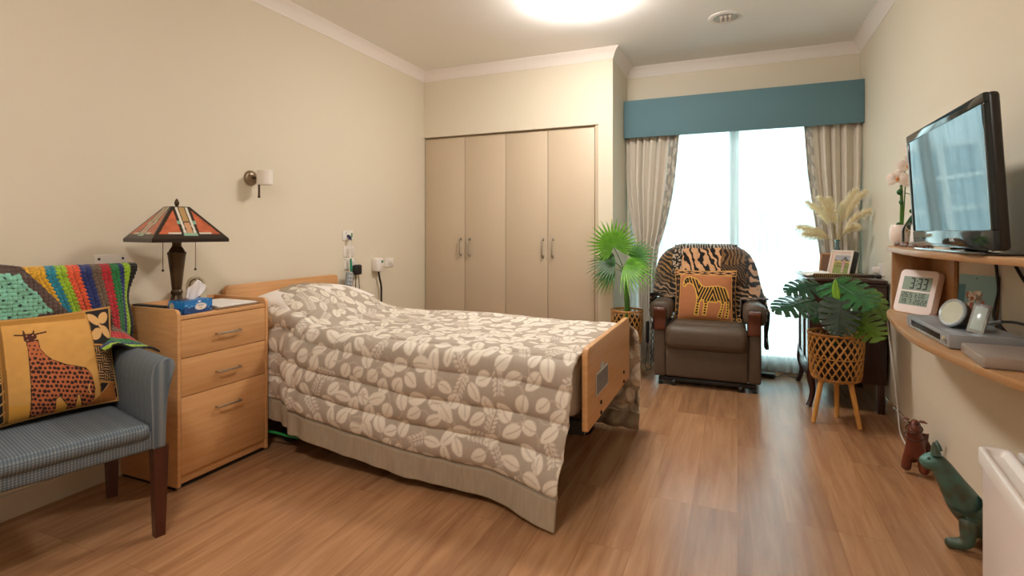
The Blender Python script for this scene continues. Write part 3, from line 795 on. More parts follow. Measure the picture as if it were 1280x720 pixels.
# crochet blanket over the chair back
def crochet():
    bands = [(-.45, -.015, '#5a4438'), (-.015, .05, '#d9a426'), (.05, .082, '#1d8098'), (.082, .118, '#8fb524'), (.118, .162, '#d95530'), (.162, .202, '#1f2d6b'), (.202, .236, '#6b5848'), (.236, .270, '#b3262f'), (.270, .302, '#20753c'), (.302, .320, '#1f2d6b'), (.320, .344, '#9ac52c'), (.344, .50, '#0d0d10')]
    NU, NV = 330, 340
    u = np.linspace(-.288, .366, NU)[:, None]; v = np.linspace(-.34, .60, NV)[None, :]   # v: arc length from the top edge, + is down the front
    Ub = np.broadcast_to(u, (NU, NV)); Vb = np.broadcast_to(v, (NU, NV))
    top = 1.026
    R = .046
    X = np.where(Vb < -R * 1.5, -.306, np.where(Vb > R * 1.5, -.207, 0)); Z = np.where(Vb < 0, top - .06 + (Vb + R * 1.5) - .0, top - .012 - (Vb - R * 1.5))
    Z = np.where(Vb < -R * 1.5, top - .028 + (Vb + R * 1.5), np.where(Vb > R * 1.5, top - .028 - (Vb - R * 1.5), 0))
    mid = np.abs(Vb) <= R * 1.5
    an = (Vb / (R * 1.5)) * PI / 2
    X = np.where(mid, -.2565 + .0495 * np.sin(an), X); Z = np.where(mid, top - .028 + .034 * np.cos(an), Z)
    # beyond the right side of the back the blanket hangs loose and swings back a little
    lo = sstep(.285, .385, Ub)
    X = X + np.where(Vb > 0, -.045 * lo * sstep(0, .2, Vb), 0.0)
    front = sstep(.07, .3, Vb)
    X = X + .016 * np.sin(Ub * 26 + Vb * 5) * front * (Vb > 0) * .7 + .010 * front
    Yl = Ub + .012 * np.sin(Vb * 22 + 1) * sstep(.3, .385, Ub) - .012 * lo * np.sin(np.clip(Vb, 0, 1) * 6)
    # lower end folds forward over the seat and towards the arm
    k = sstep(.37, .56, Vb); Z = np.where(Vb > .37, np.maximum(Z, .70 - .9 * (Vb - .33)), Z)
    Yl = Yl + .0 * k
    shear = np.interp(Ub, [-.36, 0, .12, .25, .36], [.55, .55, .36, .20, .02])
    us = Ub - shear * np.clip(Vb - .07, 0, .5)
    cell = .0155
    zz = .0075 * np.abs(np.sin(PI * Vb / .0165)) - .004
    us2 = us + zz
    C = np.zeros((NU, NV, 3))
    hgt = np.zeros((NU, NV))
    for a, b, c in bands:
        msk = (us2 >= a) & (us2 < b); C[msk] = lin(c)
        ctr = np.clip((us2 - a) / (b - a), 0, 1)
        nrow = max(1, round((b - a) / .018)); rr = (ctr * nrow) % 1
        cl = np.abs(np.sin(PI * (Vb / .0165 + (np.floor(ctr * nrow) % 2) * .5)))
        h = np.sqrt(np.clip(np.sin(PI * rr), 0, 1)) * (.4 + .6 * cl); hgt[msk] = h[msk]
        hole = msk & (cl < .55) & (np.abs(rr - .5) > .22) & (Vb > .01); C[hole] = np.array(lin(c)) * .08
    tex = 1 + .7 * (vnoise(Ub * 4, Vb * 4, 90, 21) - .5); C *= tex[..., None]
    edge = (us2 > .344)
    holes = edge & ((np.sin(Ub * 2 * PI / .018) > .9) & (np.sin(Vb * 2 * PI / .018) > .85)); C[holes] = lin('#4d463f')
    X = X + (.0045 * hgt + .0022 * vnoise(Ub, Vb, 330, 5)) * (Vb > -.02); Z = Z + .003 * hgt * mid
    P = np.stack([X, Yl, Z], -1)
    # folded-over corner
    n1, n2 = 150, 130
    s = np.linspace(0, 1, n1)[:, None]; t = np.linspace(0, 1, n2)[None, :]
    yl = -.285 + s * (.145 + .285)
    zt = np.interp(yl, [-.34, -.09, -.03, .03, .145], [1.052, 1.05, 1.042, .965, .80]); zb = np.interp(yl, [-.34, -.09, .05, .145], [.74, .748, .782, .792])
    Zf = zt * (1 - t) + zb * t; Yf = np.broadcast_to(yl, Zf.shape)
    Xf = np.where(Zf > 1.0, -.192 - (Zf - 1.0) * .6, -.184) + .02 * np.sin(PI * t) * (1 - s * .5) + .004 * np.sin(Yf * 60) * np.sin(Zf * 70)
    Cf = np.zeros((n1, n2, 3))
    dtop = (Zf.max(axis=1, keepdims=True) - Zf); dbt = Zf - zb
    nrm = 1 / np.sqrt(1 + np.gradient(zt[:, 0], yl[:, 0])[:, None] ** 2)
    dt = (zt - Zf) * nrm; zg = .005 * np.abs(((Yf + Zf * .3) / .014 % 2) - 1)
    Cf[:] = lin('#7fc0a8')
    g = (np.sin((Yf * .8 + Zf * .55) * 2 * PI / .024) > .62) & (np.sin((Zf * .85 - Yf * .45) * 2 * PI / .022) > .62); Cf[g] = lin('#1d2b28')
    Cf *= (1 + .3 * (vnoise(Yf, Zf, 140, 3) - .5))[..., None]
    Cf[(dt < .030 + zg)] = lin('#54403a')
    Cf[(dbt < .072 + zg)] = lin('#4d3832')
    Cf[(dbt < .026 + zg)] = lin('#d6a628')
    Cf[(dbt < .008 + zg * .5) & (Yf > -.02)] = lin('#6a9a3a')
    hf = np.abs(np.sin(Yf * 2 * PI / .03) * np.sin(Zf * 2 * PI / .03)); Xf = Xf + .004 * hf
    Pf = np.stack([Xf, Yf, Zf], -1)
    t_ = thing('crochet_blanket', 'striped multicoloured crochet blanket draped over the armchair back', 'blanket', CH, CR)
    a = colgrid('striped_panel', [(P, C)], M_plush, t_, thick=.006, local=True, off=-1)
    b = colgrid('folded_corner', [(Pf, Cf)], M_plush, t_, thick=.006, local=True, off=-1)
    b['label'] = 'mint green folded corner with brown and yellow edge'
    # loose end lying over the arm
    n3, n4 = 90, 70
    s = np.linspace(0, 1, n3)[:, None]; t = np.linspace(0, 1, n4)[None, :]
    Yt = .175 + .19 * s + .02 * t; Xt = -.205 + .20 * t + .05 * s - .05 * t * s
    Zt = np.interp(Yt, [.17, .24, .275, .30, .33, .40], [.70, .715, .712, .708, .690, .655]) + .012 * np.sin(s * 9) * t + .10 * (1 - t) ** 3 * (1 - s) - .01 * t
    ub = .20 + (t * .14 + s * .03) + .005 * np.abs(((Yt / .014) % 2) - 1)
    Ct = np.zeros((n3, n4, 3))
    for a_, b_, c in bands:
        Ct[(ub >= a_) & (ub < b_)] = lin(c)
    Ct *= (1 + .4 * (vnoise(Yt, Xt, 140, 8) - .5))[..., None]
    Zt = Zt + .003 * np.abs(np.sin(Yt * 220) * np.sin(Xt * 220))
    o = colgrid('loose_end', [(np.stack([Xt + 0 * s, Yt, Zt], -1), Ct)], M_plush, t_, thick=.006, local=True, off=-1)
crochet()

# giraffe cushion
def bilin(U, V, tl, tr, br, bl):
    U = U[..., None]; V = V[..., None]
    tl, tr, br, bl = map(np.array, (tl, tr, br, bl))
    p = (tl * (1 - U) + tr * U) * (1 - V) + (bl * (1 - U) + br * U) * V
    return p[..., 0], p[..., 1]
def giraffe(U, V):
    """U left to right, V top to bottom, both 0..1"""
    x, y = bilin(U, V, (-125, 84), (682, 5), (662, 528), (-125, 738))
    C = np.zeros(U.shape + (3,)); C[:] = lin('#cf9c52')
    C *= (1 + .10 * (vnoise(U, V, 22, 2) - .5))[..., None]
    body = [(145, 215), (205, 200), (210, 255), (235, 290), (270, 318), (340, 343), (400, 352), (455, 360), (472, 378), (487, 402), (500, 470), (496, 530), (478, 552), (475, 598), (428, 605), (420, 560), (408, 512), (394, 508), (386, 560), (383, 618), (336, 626), (336, 575), (312, 545), (294, 522), (272, 540), (266, 640), (207, 655), (200, 590), (196, 660), (132, 674), (140, 540), (146, 400)]
    head = [(130, 160), (150, 166), (185, 160), (200, 170), (200, 190), (168, 214), (146, 218), (132, 205)]
    g = inpoly(x, y, body)
    C[g] = lin('#b9663c')
    ground = (~g) & (y > 590 - .1 * x) & (x < 470) & (x > 20); C[ground] = lin('#d39a3c')
    # spots
    sx, sy = 25.0, 26.0
    r = np.random.RandomState(3)
    for i in range(-1, 30):
        for j in range(5, 30):
            cx = i * sx + (j % 2) * sx / 2 + r.uniform(-4, 4); cy_ = j * sy + r.uniform(-4, 4)
            s = 8.2 + r.uniform(-1.2, 2.4) if cy_ > 290 else 5.2
            C[g & (((x - cx) / (s * r.uniform(.9, 1.25))) ** 2 + ((y - cy_) / s) ** 2 < 1)] = lin('#2a1712')
    C[polydist(x, y, body) < 2.2] = lin('#3a1d12')
    C[inpoly(x, y, head)] = lin('#4b1d14')
    for a, b in (((88, 172), (135, 174)), ((255, 155), (198, 168)), ((135, 147), (140, 168)), ((190, 148), (186, 166))):
        C[segdist(x, y, a, b) < 4.5] = lin('#3f1a12')
    for c in ((148, 178), (182, 174), (152, 203)): C[np.hypot(x - c[0], y - c[1]) < 4] = lin('#c8956a')
    C[polydist(x, y, [(470, 450), (462, 480), (474, 505)], False) < 4] = lin('#d8a868')
    # borders
    top = y < 112 - .072 * x; C[top & (x < 505)] = lin('#a9772f')
    C[(x < 27) & (x > 5)] = lin('#8a5f24')
    for sgn, L0, L1 in ((1, 522, 700), (-1, -125, 8)):
        st = (x > L0 - (.03 * (y - 40) if sgn > 0 else 0) * -1 * sgn * .4) & (x < L1) if sgn > 0 else (x < L1)
        if sgn > 0: st = x > 508 + .055 * (y - 40)
        C[st] = lin('#1b1214')
        xc = (x - (508 + .055 * (y - 40))) if sgn > 0 else (x + 125)
        q1 = st & (y < 222)
        for cx, cy_, a in ((40, 80, .7), (110, 70, -.7), (40, 165, -.7), (112, 150, .7)):
            dx = xc - cx; dy = y - cy_; l = dx * math.cos(a) + dy * math.sin(a); w_ = -dx * math.sin(a) + dy * math.cos(a)
            C[q1 & ((l / 44) ** 2 + (w_ / 27) ** 2 < 1)] = lin('#d3a56a')
        C[q1 & (np.hypot(xc - 76, y - 118) < 10)] = lin('#d3a56a')
        q2 = st & (y > 232) & (y < 425)
        cellx = np.floor(xc / 48).astype(int); celly = np.floor((y - 232) / 48).astype(int)
        lx_ = xc % 48; ly_ = (y - 232) % 48
        odd = (cellx + celly) % 2 == 0
        bars = np.where(odd, ((lx_ % 15) < 6) & (ly_ > 5) & (ly_ < 43), ((ly_ % 15) < 6) & (lx_ > 5) & (lx_ < 43)); C[q2 & bars] = lin('#c79a63')
        C[st & (np.abs(y - 227) < 5)] = lin('#c08a45'); C[st & (np.abs(y - 432) < 6)] = lin('#c08a45')
        q3 = st & (y > 440); C[q3 & (np.abs((xc + y) % 60 - 30) < 5)] = lin('#c79a63')
        if sgn > 0: C[(x > 470) & (y > 430) & (y > 430 + (620 - x) * .9) & (x < 640)] = lin('#a8662c')
        C[np.abs(xc - (4 if sgn > 0 else 128)) < 4] = lin('#a9772f')
    C[(U < .012) | (U > .988) | (V < .012) | (V > .988)] = lin('#c9974f')
    return C
def make_cushion(name, label, w, h, t, fn, loc, rot, backcol, group=None, N=300):
    """stands facing +x in its own frame"""
    th = thing(name, label, 'cushion', loc, 0)
    M = Matrix.Translation(Vector(loc)) @ rot
    X, Y, Z, U, V = cushion_shape(N, w, h, t)
    A = np.array(M)
    def tr(P): return P @ A[:3, :3].T + A[:3, 3]
    fr_ = tr(np.stack([Z, X, Y + h / 2], -1)); C = fn((U + 1) / 2, (1 - V) / 2)
    X2, Y2, Z2, U2, V2 = cushion_shape(40, w, h, t)
    bk = tr(np.stack([-Z2, X2, Y2 + h / 2], -1)); Cb = np.ones(bk.shape) * np.array(lin(backcol))
    colgrid('cover', [(fr_, C), (bk[::-1], Cb)], M_col, th)
    e = [(0, a * w / 2, b * h / 2 + h / 2) for a, b in ((-1, -1), (1, -1), (1, 1), (-1, 1), (-1, -1))]
    pts = []
    for k in range(4):
        for i in range(12):
            s = i / 12; a, b = e[k], e[k + 1]
            q = [a[j] * (1 - s) + b[j] * s for j in range(3)]
            uu = q[1] / (w / 2); vv = (q[2] - h / 2) / (h / 2)
            q[1] *= 1 - .055 * (1 - vv ** 2) * abs(uu) ** 6; q[2] = h / 2 + (q[2] - h / 2) * (1 - .055 * (1 - uu ** 2) * abs(vv) ** 6)
            pts.append(M @ Vector(q))
    pts.append(pts[0])
    MB().tube(pts, .0042, 8).build('piping', mat(name + '_piping', backcol, .8), th)
    return th
Mch = Matrix.Translation(Vector(CH)) @ Matrix.Rotation(CR, 4, 'Z')
loc = Mch @ Vector((-.055, .040, .468))
rot = Matrix.Rotation(CR, 4, 'Z') @ Matrix.Rotation(math.radians(-12), 4, 'Y') @ Matrix.Rotation(math.radians(1.5), 4, 'X')
make_cushion('cushion', 'tan cushion with a spotted giraffe standing on the blue grey armchair', .43, .395, .13, giraffe, tuple(loc), rot, '#b98d50')

# ------------------------------------------------------------------ fittings on the left wall
scn = thing('wall_sconce', 'small wall light with white cylinder shade above the bed head', 'wall light', (XL, 2.42, 1.512))
MB().lathe([(.048, 0), (.046, .010), (.034, .022), (.0, .026)], M=Matrix.Translation((XL + .0005, 2.415, 1.512)) @ Matrix.Rotation(PI / 2, 4, 'Y')).build('backplate', mat('aged_nickel', '#8b7a66', .35, .7), scn)
MB().tube([(XL + .02, 2.415, 1.512), (-2.69, 2.415, 1.512)], .009, 10).tube([(-2.685, 2.405, 1.512), (-2.685, 2.405, 1.40)], .0062, 10).ball((-2.685, 2.405, 1.395), .0085, 10).build('arm', mat('dark_nickel', '#5a4a3a', .35, .7), scn)
MB().lathe([(.0, -.044), (.043, -.044), (.046, -.041), (.046, .043), (.043, .046), (.040, .046), (.040, -.038), (.0, -.038)], (-2.665, 2.43, 1.512), 32).build('lamp_shade', mat('opal_shade', '#eae3db', .5), scn)

def wall_plate(y, z, w, h, name, label, cat, x=XL, sgn=1):
    t = thing(name, label, cat, (x, y, z))
    MB().box(x, x + sgn * .009, y - w / 2, y + w / 2, z - h / 2, z + h / 2, .003).build('plate', M_white, t)
    return t
t = wall_plate(3.305, 1.155, .118, .074, 'wall_socket', 'white wall outlet, topmost of the stack above the headboard end', 'outlet')
MB().tube([(XL + .008, 3.30, 1.15), (XL + .03, 3.30, 1.14), (XL + .034, 3.297, 1.12)], .011, 10, smooth=3).build('plug', mat('navy_plug', '#20234a', .5), t)
MB().prism([(3.34, 1.14), (3.352, 1.14), (3.352, 1.172), (3.34, 1.172)], XL + .009, XL + .0115, 'x').build('green_switch', mat('green_switch', '#2b8a4c', .5), t)
MB().box(XL + .009, XL + .0105, 3.276, 3.284, 1.168, 1.176, .001).build('indicator', M_black, t)
t = wall_plate(3.315, 1.030, .118, .082, 'wall_socket', 'blank white wall plate in the middle of the stack above headboard', 'outlet')
MB().box(XL + .009, XL + .013, 3.285, 3.355, 1.005, 1.05, .002).build('cover', M_whitepaint, t)
t = wall_plate(3.33, .935, .125, .085, 'wall_socket', 'white double power outlet with black plug near headboard end', 'outlet')
for y in (3.275, 3.385): MB().tube([(XL + .008, y, .968), (XL + .0105, y, .968)], .004, 8).build('screw', M_black, t)
MB().box(XL + .009, XL + .012, 3.35, 3.372, .935, .96, .002).build('rocker_switch', M_white, t)
t = thing('power_plug', 'black plug pack in the lowest white outlet beside the headboard', 'plug', (XL, 3.385, .885))
MB().box(XL + .0095, XL + .05, 3.345, 3.425, .845, .925, .014, 3).build('body', M_black, t)
MB().tube([(XL + .03, 3.37, .85), (XL + .03, 3.365, .70), (XL + .03, 3.36, .35), (XL + .03, 3.36, .006)], .003, 6).tube([(XL + .03, 3.40, .85), (XL + .035, 3.41, .70), (XL + .03, 3.41, .35), (XL + .03, 3.41, .006)], .003, 6).build('lead', M_black, t)
t = thing('call_lead', 'white call lead with green grip hanging from the topmost outlet', 'cable', (XL + .03, 3.30, .9))
MB().tube([(XL + .034, 3.297, 1.125), (XL + .036, 3.305, 1.05), (XL + .036, 3.30, .98), (XL + .036, 3.305, .93)], .003, 6, smooth=4).tube([(XL + .034, 3.29, 1.125), (XL + .036, 3.287, 1.0), (XL + .036, 3.285, .8), (XL + .034, 3.28, .62)], .003, 6, smooth=4).build('cord', M_white, t)
MB().tube([(XL + .036, 3.302, .975), (XL + .036, 3.306, .88)], [.008, .010], 10).build('grip', mat('green_grip', '#1e8a63', .4), t)
MB().box(XL + .022, XL + .045, 3.288, 3.318, .79, .872, .006).build('call_button', M_white, t)
t = thing('bed_handset', 'grey bed remote handset hanging at the headboard end', 'remote', (-2.715, 3.24, .8))
Mh = Matrix.Translation((-2.707, 3.245, .79)) @ Matrix.Rotation(math.radians(-10), 4, 'X')
MB().box(-.012, .012, -.034, .034, -.10, .085, .006, 3, M=Mh).build('body', M_grey, t)
for r_ in range(5):
    for c_ in (-1, 1):
        MB().box(.0115, .0145, c_ * .014 - .008, c_ * .014 + .008, .050 - r_ * .028, .064 - r_ * .028, .002, M=Mh).build('button', mat('button_grey', '#c9ced0', .5) if r_ + c_ == -1 else bpy.data.materials['button_grey'], t)
MB().tube([(-2.71, 3.25, .70), (-2.72, 3.26, .5), (-2.72, 3.26, .2), (-2.70, 3.25, .008)], .004, 6, smooth=5).build('cord', M_grey, t)
t = thing('plug_adaptor', 'white plug adaptor with green mark and black cord on the bed wall', 'plug', (XL, 3.639, .91))
MB().box(XL, XL + .06, 3.60, 3.685, .855, .965, .012, 3).build('body', M_white, t)
MB().tube([(XL + .061, 3.663, .935), (XL + .0625, 3.663, .935)], .012, 12).build('mark', mat('green_mark', '#3c7f74', .5), t)
MB().tube([(XL + .061, 3.652, .885), (XL + .07, 3.66, .905), (XL + .061, 3.669, .92)], .008, 8, smooth=4).build('slider', M_whitepaint, t)
MB().tube([(XL + .03, 3.655, .858), (XL + .032, 3.665, .80), (XL + .03, 3.69, .73), (XL + .028, 3.695, .62), (XL + .028, 3.695, .45), (XL + .03, 3.68, .2)], .008, 8, smooth=5).build('cord', M_black, t)
t = wall_plate(3.838, .918, .118, .076, 'wall_socket', 'white wall outlet right of the plug adaptor with the black cord', 'outlet')
MB().box(XL + .009, XL + .012, 3.815, 3.87, .90, .935, .002).build('cover', M_whitepaint, t)
MB().tube([(XL + .008, 3.80, .94), (XL + .0105, 3.80, .94)], .004, 8).build('screw', M_black, t)
t = thing('notice_holder', 'small white wall plate with dark screws behind the crochet blanket', 'wall plate', (XL, 1.61, 1.03))
MB().box(XL, XL + .007, 1.545, 1.69, .975, 1.072, .003).build('plate', M_whitepaint, t)
for y in (1.562, 1.668): MB().tube([(XL + .006, y, 1.052), (XL + .009, y, 1.052)], .006, 10).build('screw', M_black, t)
# ------------------------------------------------------------------ pelmet, curtains, sheer
pe = thing('pelmet', 'teal blue fabric covered pelmet box above the window curtains', 'pelmet', (-.02, 4.94, 2.02))
MB().box(-.948, .901, 4.845, 4.865, 2.025, 2.36, .004).build('front_board', M_teal, pe)
MB().box(-.948, .901, 4.865, 5.028, 2.34, 2.36).build('top_board', M_teal, pe)
MB().box(-.948, -.928, 4.865, 5.028, 2.025, 2.34).build('end_board', M_teal, pe)
MB().box(.881, .901, 4.865, 5.028, 2.025, 2.34).build('end_board', M_teal, pe)

def leafprint(A, B, seed, bg, lf, step=.085):
    C = np.zeros(A.shape + (3,)); C[:] = lin(bg); r = random.Random(seed); cen = []
    a0, a1, b0, b1 = A.min(), A.max(), B.min(), B.max(); t = 0
    while t < 4000:
        t += 1; p = (r.uniform(a0, a1), r.uniform(b0, b1))
        if all(math.hypot(p[0] - c[0], p[1] - c[1]) > step for c in cen): cen.append(p)
    for ca, cb in cen:
        an = r.uniform(0, PI * 2); Ln = r.uniform(.075, .1); W = r.uniform(.05, .065)
        x, y = A - ca, B - cb; l = (x * math.cos(an) + y * math.sin(an)) / Ln + .5; w_ = -x * math.sin(an) + y * math.cos(an)
        ok = (l > 0) & (l < 1); lw = W / 2 * np.sin(PI * np.clip(l, 0, 1) ** .85) ** .62
        C[ok & (np.abs(w_) < lw)] = lin(lf); C[ok & (np.abs(w_) < .002) & (l < .8)] = lin(bg)
        C[segdist(A, B, (ca - math.cos(an) * Ln * .5, cb - math.sin(an) * Ln * .5), (ca - math.cos(an + .5) * Ln * .85, cb - math.sin(an + .5) * Ln * .85)) < .003] = lin(lf)
    return C
def curtain(name, label, zl, xl, xr, strip_left, folds, seed):
    t = thing(name, label, 'curtain', (np.interp(0, zl, xl) * .5 + np.interp(0, zl, xr) * .5, 4.925, .015))
    NV = 150
    z = np.linspace(.015, 2.05, NV)[None, :]
    xl_ = np.interp(z, zl, xl); xr_ = np.interp(z, zl, xr)
    sw = .058
    def surf(ua, ub, nu):
        u = np.linspace(ua, ub, nu)[:, None]
        wsc = (xr_ - xl_) / (np.interp(2.0, zl, xr) - np.interp(2.0, zl, xl))
        uw = u + .02 * np.sin(u * 9 + seed) + .006 * np.sin(z * 3 + u * 8)
        amp = .024 + .008 * np.sin(u * 17 + seed)
        y = 4.922 + amp * np.sin(2 * PI * folds * uw) + .006 * np.sin(4 * PI * folds * uw + 1 + z)
        x = xl_ + (xr_ - xl_) * u + .006 * np.sin(2 * PI * folds * uw + 1.3)
        return np.stack(np.broadcast_arrays(x, y, z + 0 * u), -1)
    fl = .16
    a, b = (fl, 1) if strip_left else (0, 1 - fl)
    P = surf(a, b, 190)
    C = np.ones(P.shape) * np.array(lin('#d3cbbe')); C *= (1 + .14 * (vnoise(np.broadcast_to(np.linspace(0, 1, 190)[:, None], P.shape[:2]), P[..., 2] * .05, 60, seed) - .5))[..., None]
    colgrid('curtain_panel', [(P, C)], M_satin, t, thick=.003)
    P = surf(0 if strip_left else 1 - fl, fl if strip_left else 1, 60)
    P[..., 1] = 4.922 + (P[..., 1] - 4.922) * .45
    A = np.broadcast_to(np.linspace(0, .16, 60)[:, None], P.shape[:2]); C = leafprint(A, P[..., 2], seed, '#9b9890', '#c6c1b5')
    e = colgrid('printed_border', [(P, C)], M_satin, t, thick=.003); e['label'] = 'grey border with pale leaf print'
M_satin = mat('curtain_satin_print', '#ffffff', .5, attr=True, sheen=.3)
curtain('curtain', 'taupe satin curtain at the left of the window behind the fan palm', [0, .8, 1.04, 1.2, 1.45, 1.65, 2.05], [-.82, -.84, -.86, -.885, -.925, -.942, -.944], [-.68, -.68, -.65, -.60, -.545, -.515, -.478], False, 7, 3)
curtain('curtain', 'taupe satin curtain at the right of the window behind pampas grass', [0, .8, 1.04, 1.45, 1.65, 2.05], [.66, .63, .60, .545, .52, .492], [.865, .865, .868, .878, .888, .897], True, 5, 8)
def sheer():
    m = bpy.data.materials.new('sheer_voile'); m.use_nodes = True; nt = m.node_tree; nt.nodes.clear(); L = nt.links.new
    o = nt.nodes.new('ShaderNodeOutputMaterial'); a = nt.nodes.new('ShaderNodeMixShader'); b = nt.nodes.new('ShaderNodeMixShader')
    tr = nt.nodes.new('ShaderNodeBsdfTransparent'); tl_ = nt.nodes.new('ShaderNodeBsdfTranslucent'); df = nt.nodes.new('ShaderNodeBsdfDiffuse')
    tl_.inputs['Color'].default_value = (.9, .95, .95, 1); df.inputs['Color'].default_value = (.85, .9, .9, 1); tr.inputs['Color'].default_value = (.95, 1, 1, 1)
    b.inputs['Fac'].default_value = .35; L(tl_.outputs[0], b.inputs[1]); L(df.outputs[0], b.inputs[2])
    a.inputs['Fac'].default_value = .80; L(tr.outputs[0], a.inputs[1]); L(b.outputs[0], a.inputs[2]); L(a.outputs[0], o.inputs['Surface'])
    for k, (x0, x1, lab) in enumerate(((-.925, .01, 'white sheer voile curtain, left half, hanging behind the recliner'), (-.05, .885, 'white sheer voile curtain, right half, hanging left of the dark cabinet'))):
        t = thing('sheer_curtain', lab, 'sheer curtain', ((x0 + x1) / 2, 4.985, .01))
        u = np.linspace(0, 1, 260)[:, None]; z = np.linspace(.012, 2.06, 30)[None, :]
        uw = u + .012 * np.sin(u * 23 + k)
        y = 4.985 + .015 * np.sin(2 * PI * 13 * uw + .4 * np.sin(z * 2)) + .004 * np.sin(2 * PI * 29 * uw) + k * .004
        x = x0 + (x1 - x0) * u + 0 * z
        P = np.stack(np.broadcast_arrays(x, y, z + 0 * u), -1)
        colgrid('voile', [(P, np.ones(P.shape))], m, t)
sheer()

# ------------------------------------------------------------------ recliner
rc = thing('recliner', 'brown leather lift recliner with wooden arm fronts before the window', 'recliner', (-.22, 4.5, 0))
xc = -.22
MB().box(-.50, .06, 4.30, 4.86, .045, .075, .005).box(-.565, .125, 4.275, 4.33, .035, .062, .004).build('base', M_black, rc)
for x in (-.555, .115): MB().lathe([(.016, 0), (.018, .006), (.012, .012), (.008, .04)], (x, 4.30, 0), 16).build('foot', M_black, rc)
for x in (-.455, .018):
    for y in (4.285, 4.80):
        w_ = MB().tube([(x - .012, y, .028), (x + .012, y, .028)], .028, 20).box(x - .02, x + .02, y - .012, y + .012, .03, .062, .003)
        w_.build('caster', M_black, rc)
MB().box(-.512, .072, 4.245, 4.33, .075, .335, .018, 3).build('front_panel', M_leather, rc, angle=60)
bo = MB().box(-.515, .075, 4.205, 4.36, .285, .478, .060, 6)
bo.v = [(x, y - .008 * math.sin((z - .28) / .2 * PI), z) for x, y, z in bo.v]
bo.build('footrest', M_leather, rc, angle=70)
MB().box(-.50, .06, 4.30, 4.74, .38, .488, .04, 4).build('seat', M_leather, rc, angle=70)
for sd in (-1, 1):
    X = lambda d: xc + sd * d
    ar = MB().box(min(X(.29), X(.378)), max(X(.29), X(.378)), 4.25, 4.86, .07, .60, .018, 3).build('arm', M_leather, rc, angle=60)
    pd = MB()
    rings = []
    NP = 26
    for y, s in ((4.268, .0), (4.268, .55), (4.272, .85), (4.285, .97), (4.31, 1.0), (4.5, 1.0), (4.75, 1.0), (4.80, .9), (4.80, 0)):
        row = []
        for k in range(NP + 1):
            a = 2 * PI * k / NP; rr = 1 + (.035 * math.cos(k * PI) if y < 4.3 else 0)
            cx, cz = .337, .568
            px_ = math.cos(a); pz = math.sin(a)
            px_ = math.copysign(abs(px_) ** .7, px_); pz = math.copysign(abs(pz) ** .7, pz)
            row.append((X(cx + .083 * s * px_ * rr), y, cz + .078 * s * pz * rr))
        rings.append(row)
    pd.grid(rings); pd.build('arm_pad', M_leather, ar, angle=60)
    wp = [(4.262, .425), (4.232, .428), (4.228, .45), (4.236, .50), (4.232, .535), (4.212, .565), (4.206, .585), (4.212, .602), (4.235, .606), (4.262, .604)]
    MB().prism(wp, min(X(.289), X(.376)), max(X(.289), X(.376)), 'x', .006, seg=3).build('arm_front', M_redwood, ar, angle=40)
bk = MB()
rows = []
for v in np.linspace(0, 1, 14):
    z = .45 + v * .60; y = 4.70 + v * .10
    hw = .275 - .07 * max(0, (v - .7) / .3) ** 2
    row = []
    for k in range(33):
        a = 2 * PI * k / 32; ca, sa = math.cos(a), math.sin(a)
        ca = math.copysign(abs(ca) ** .6, ca); sa = math.copysign(abs(sa) ** .6, sa)
        tk = .075 * (1 - .55 * max(0, (v - .85) / .15) ** 2)
        row.append((xc + hw * ca, y + tk * sa, z))
    rows.append(row)
bk.grid(rows); bk.f.append(tuple(13 * 33 + k for k in range(32))); bk.m.append(0); bk.f.append(tuple(k for k in range(31, -1, -1))); bk.m.append(0)
bk.build('backrest', M_leather, rc, angle=60)

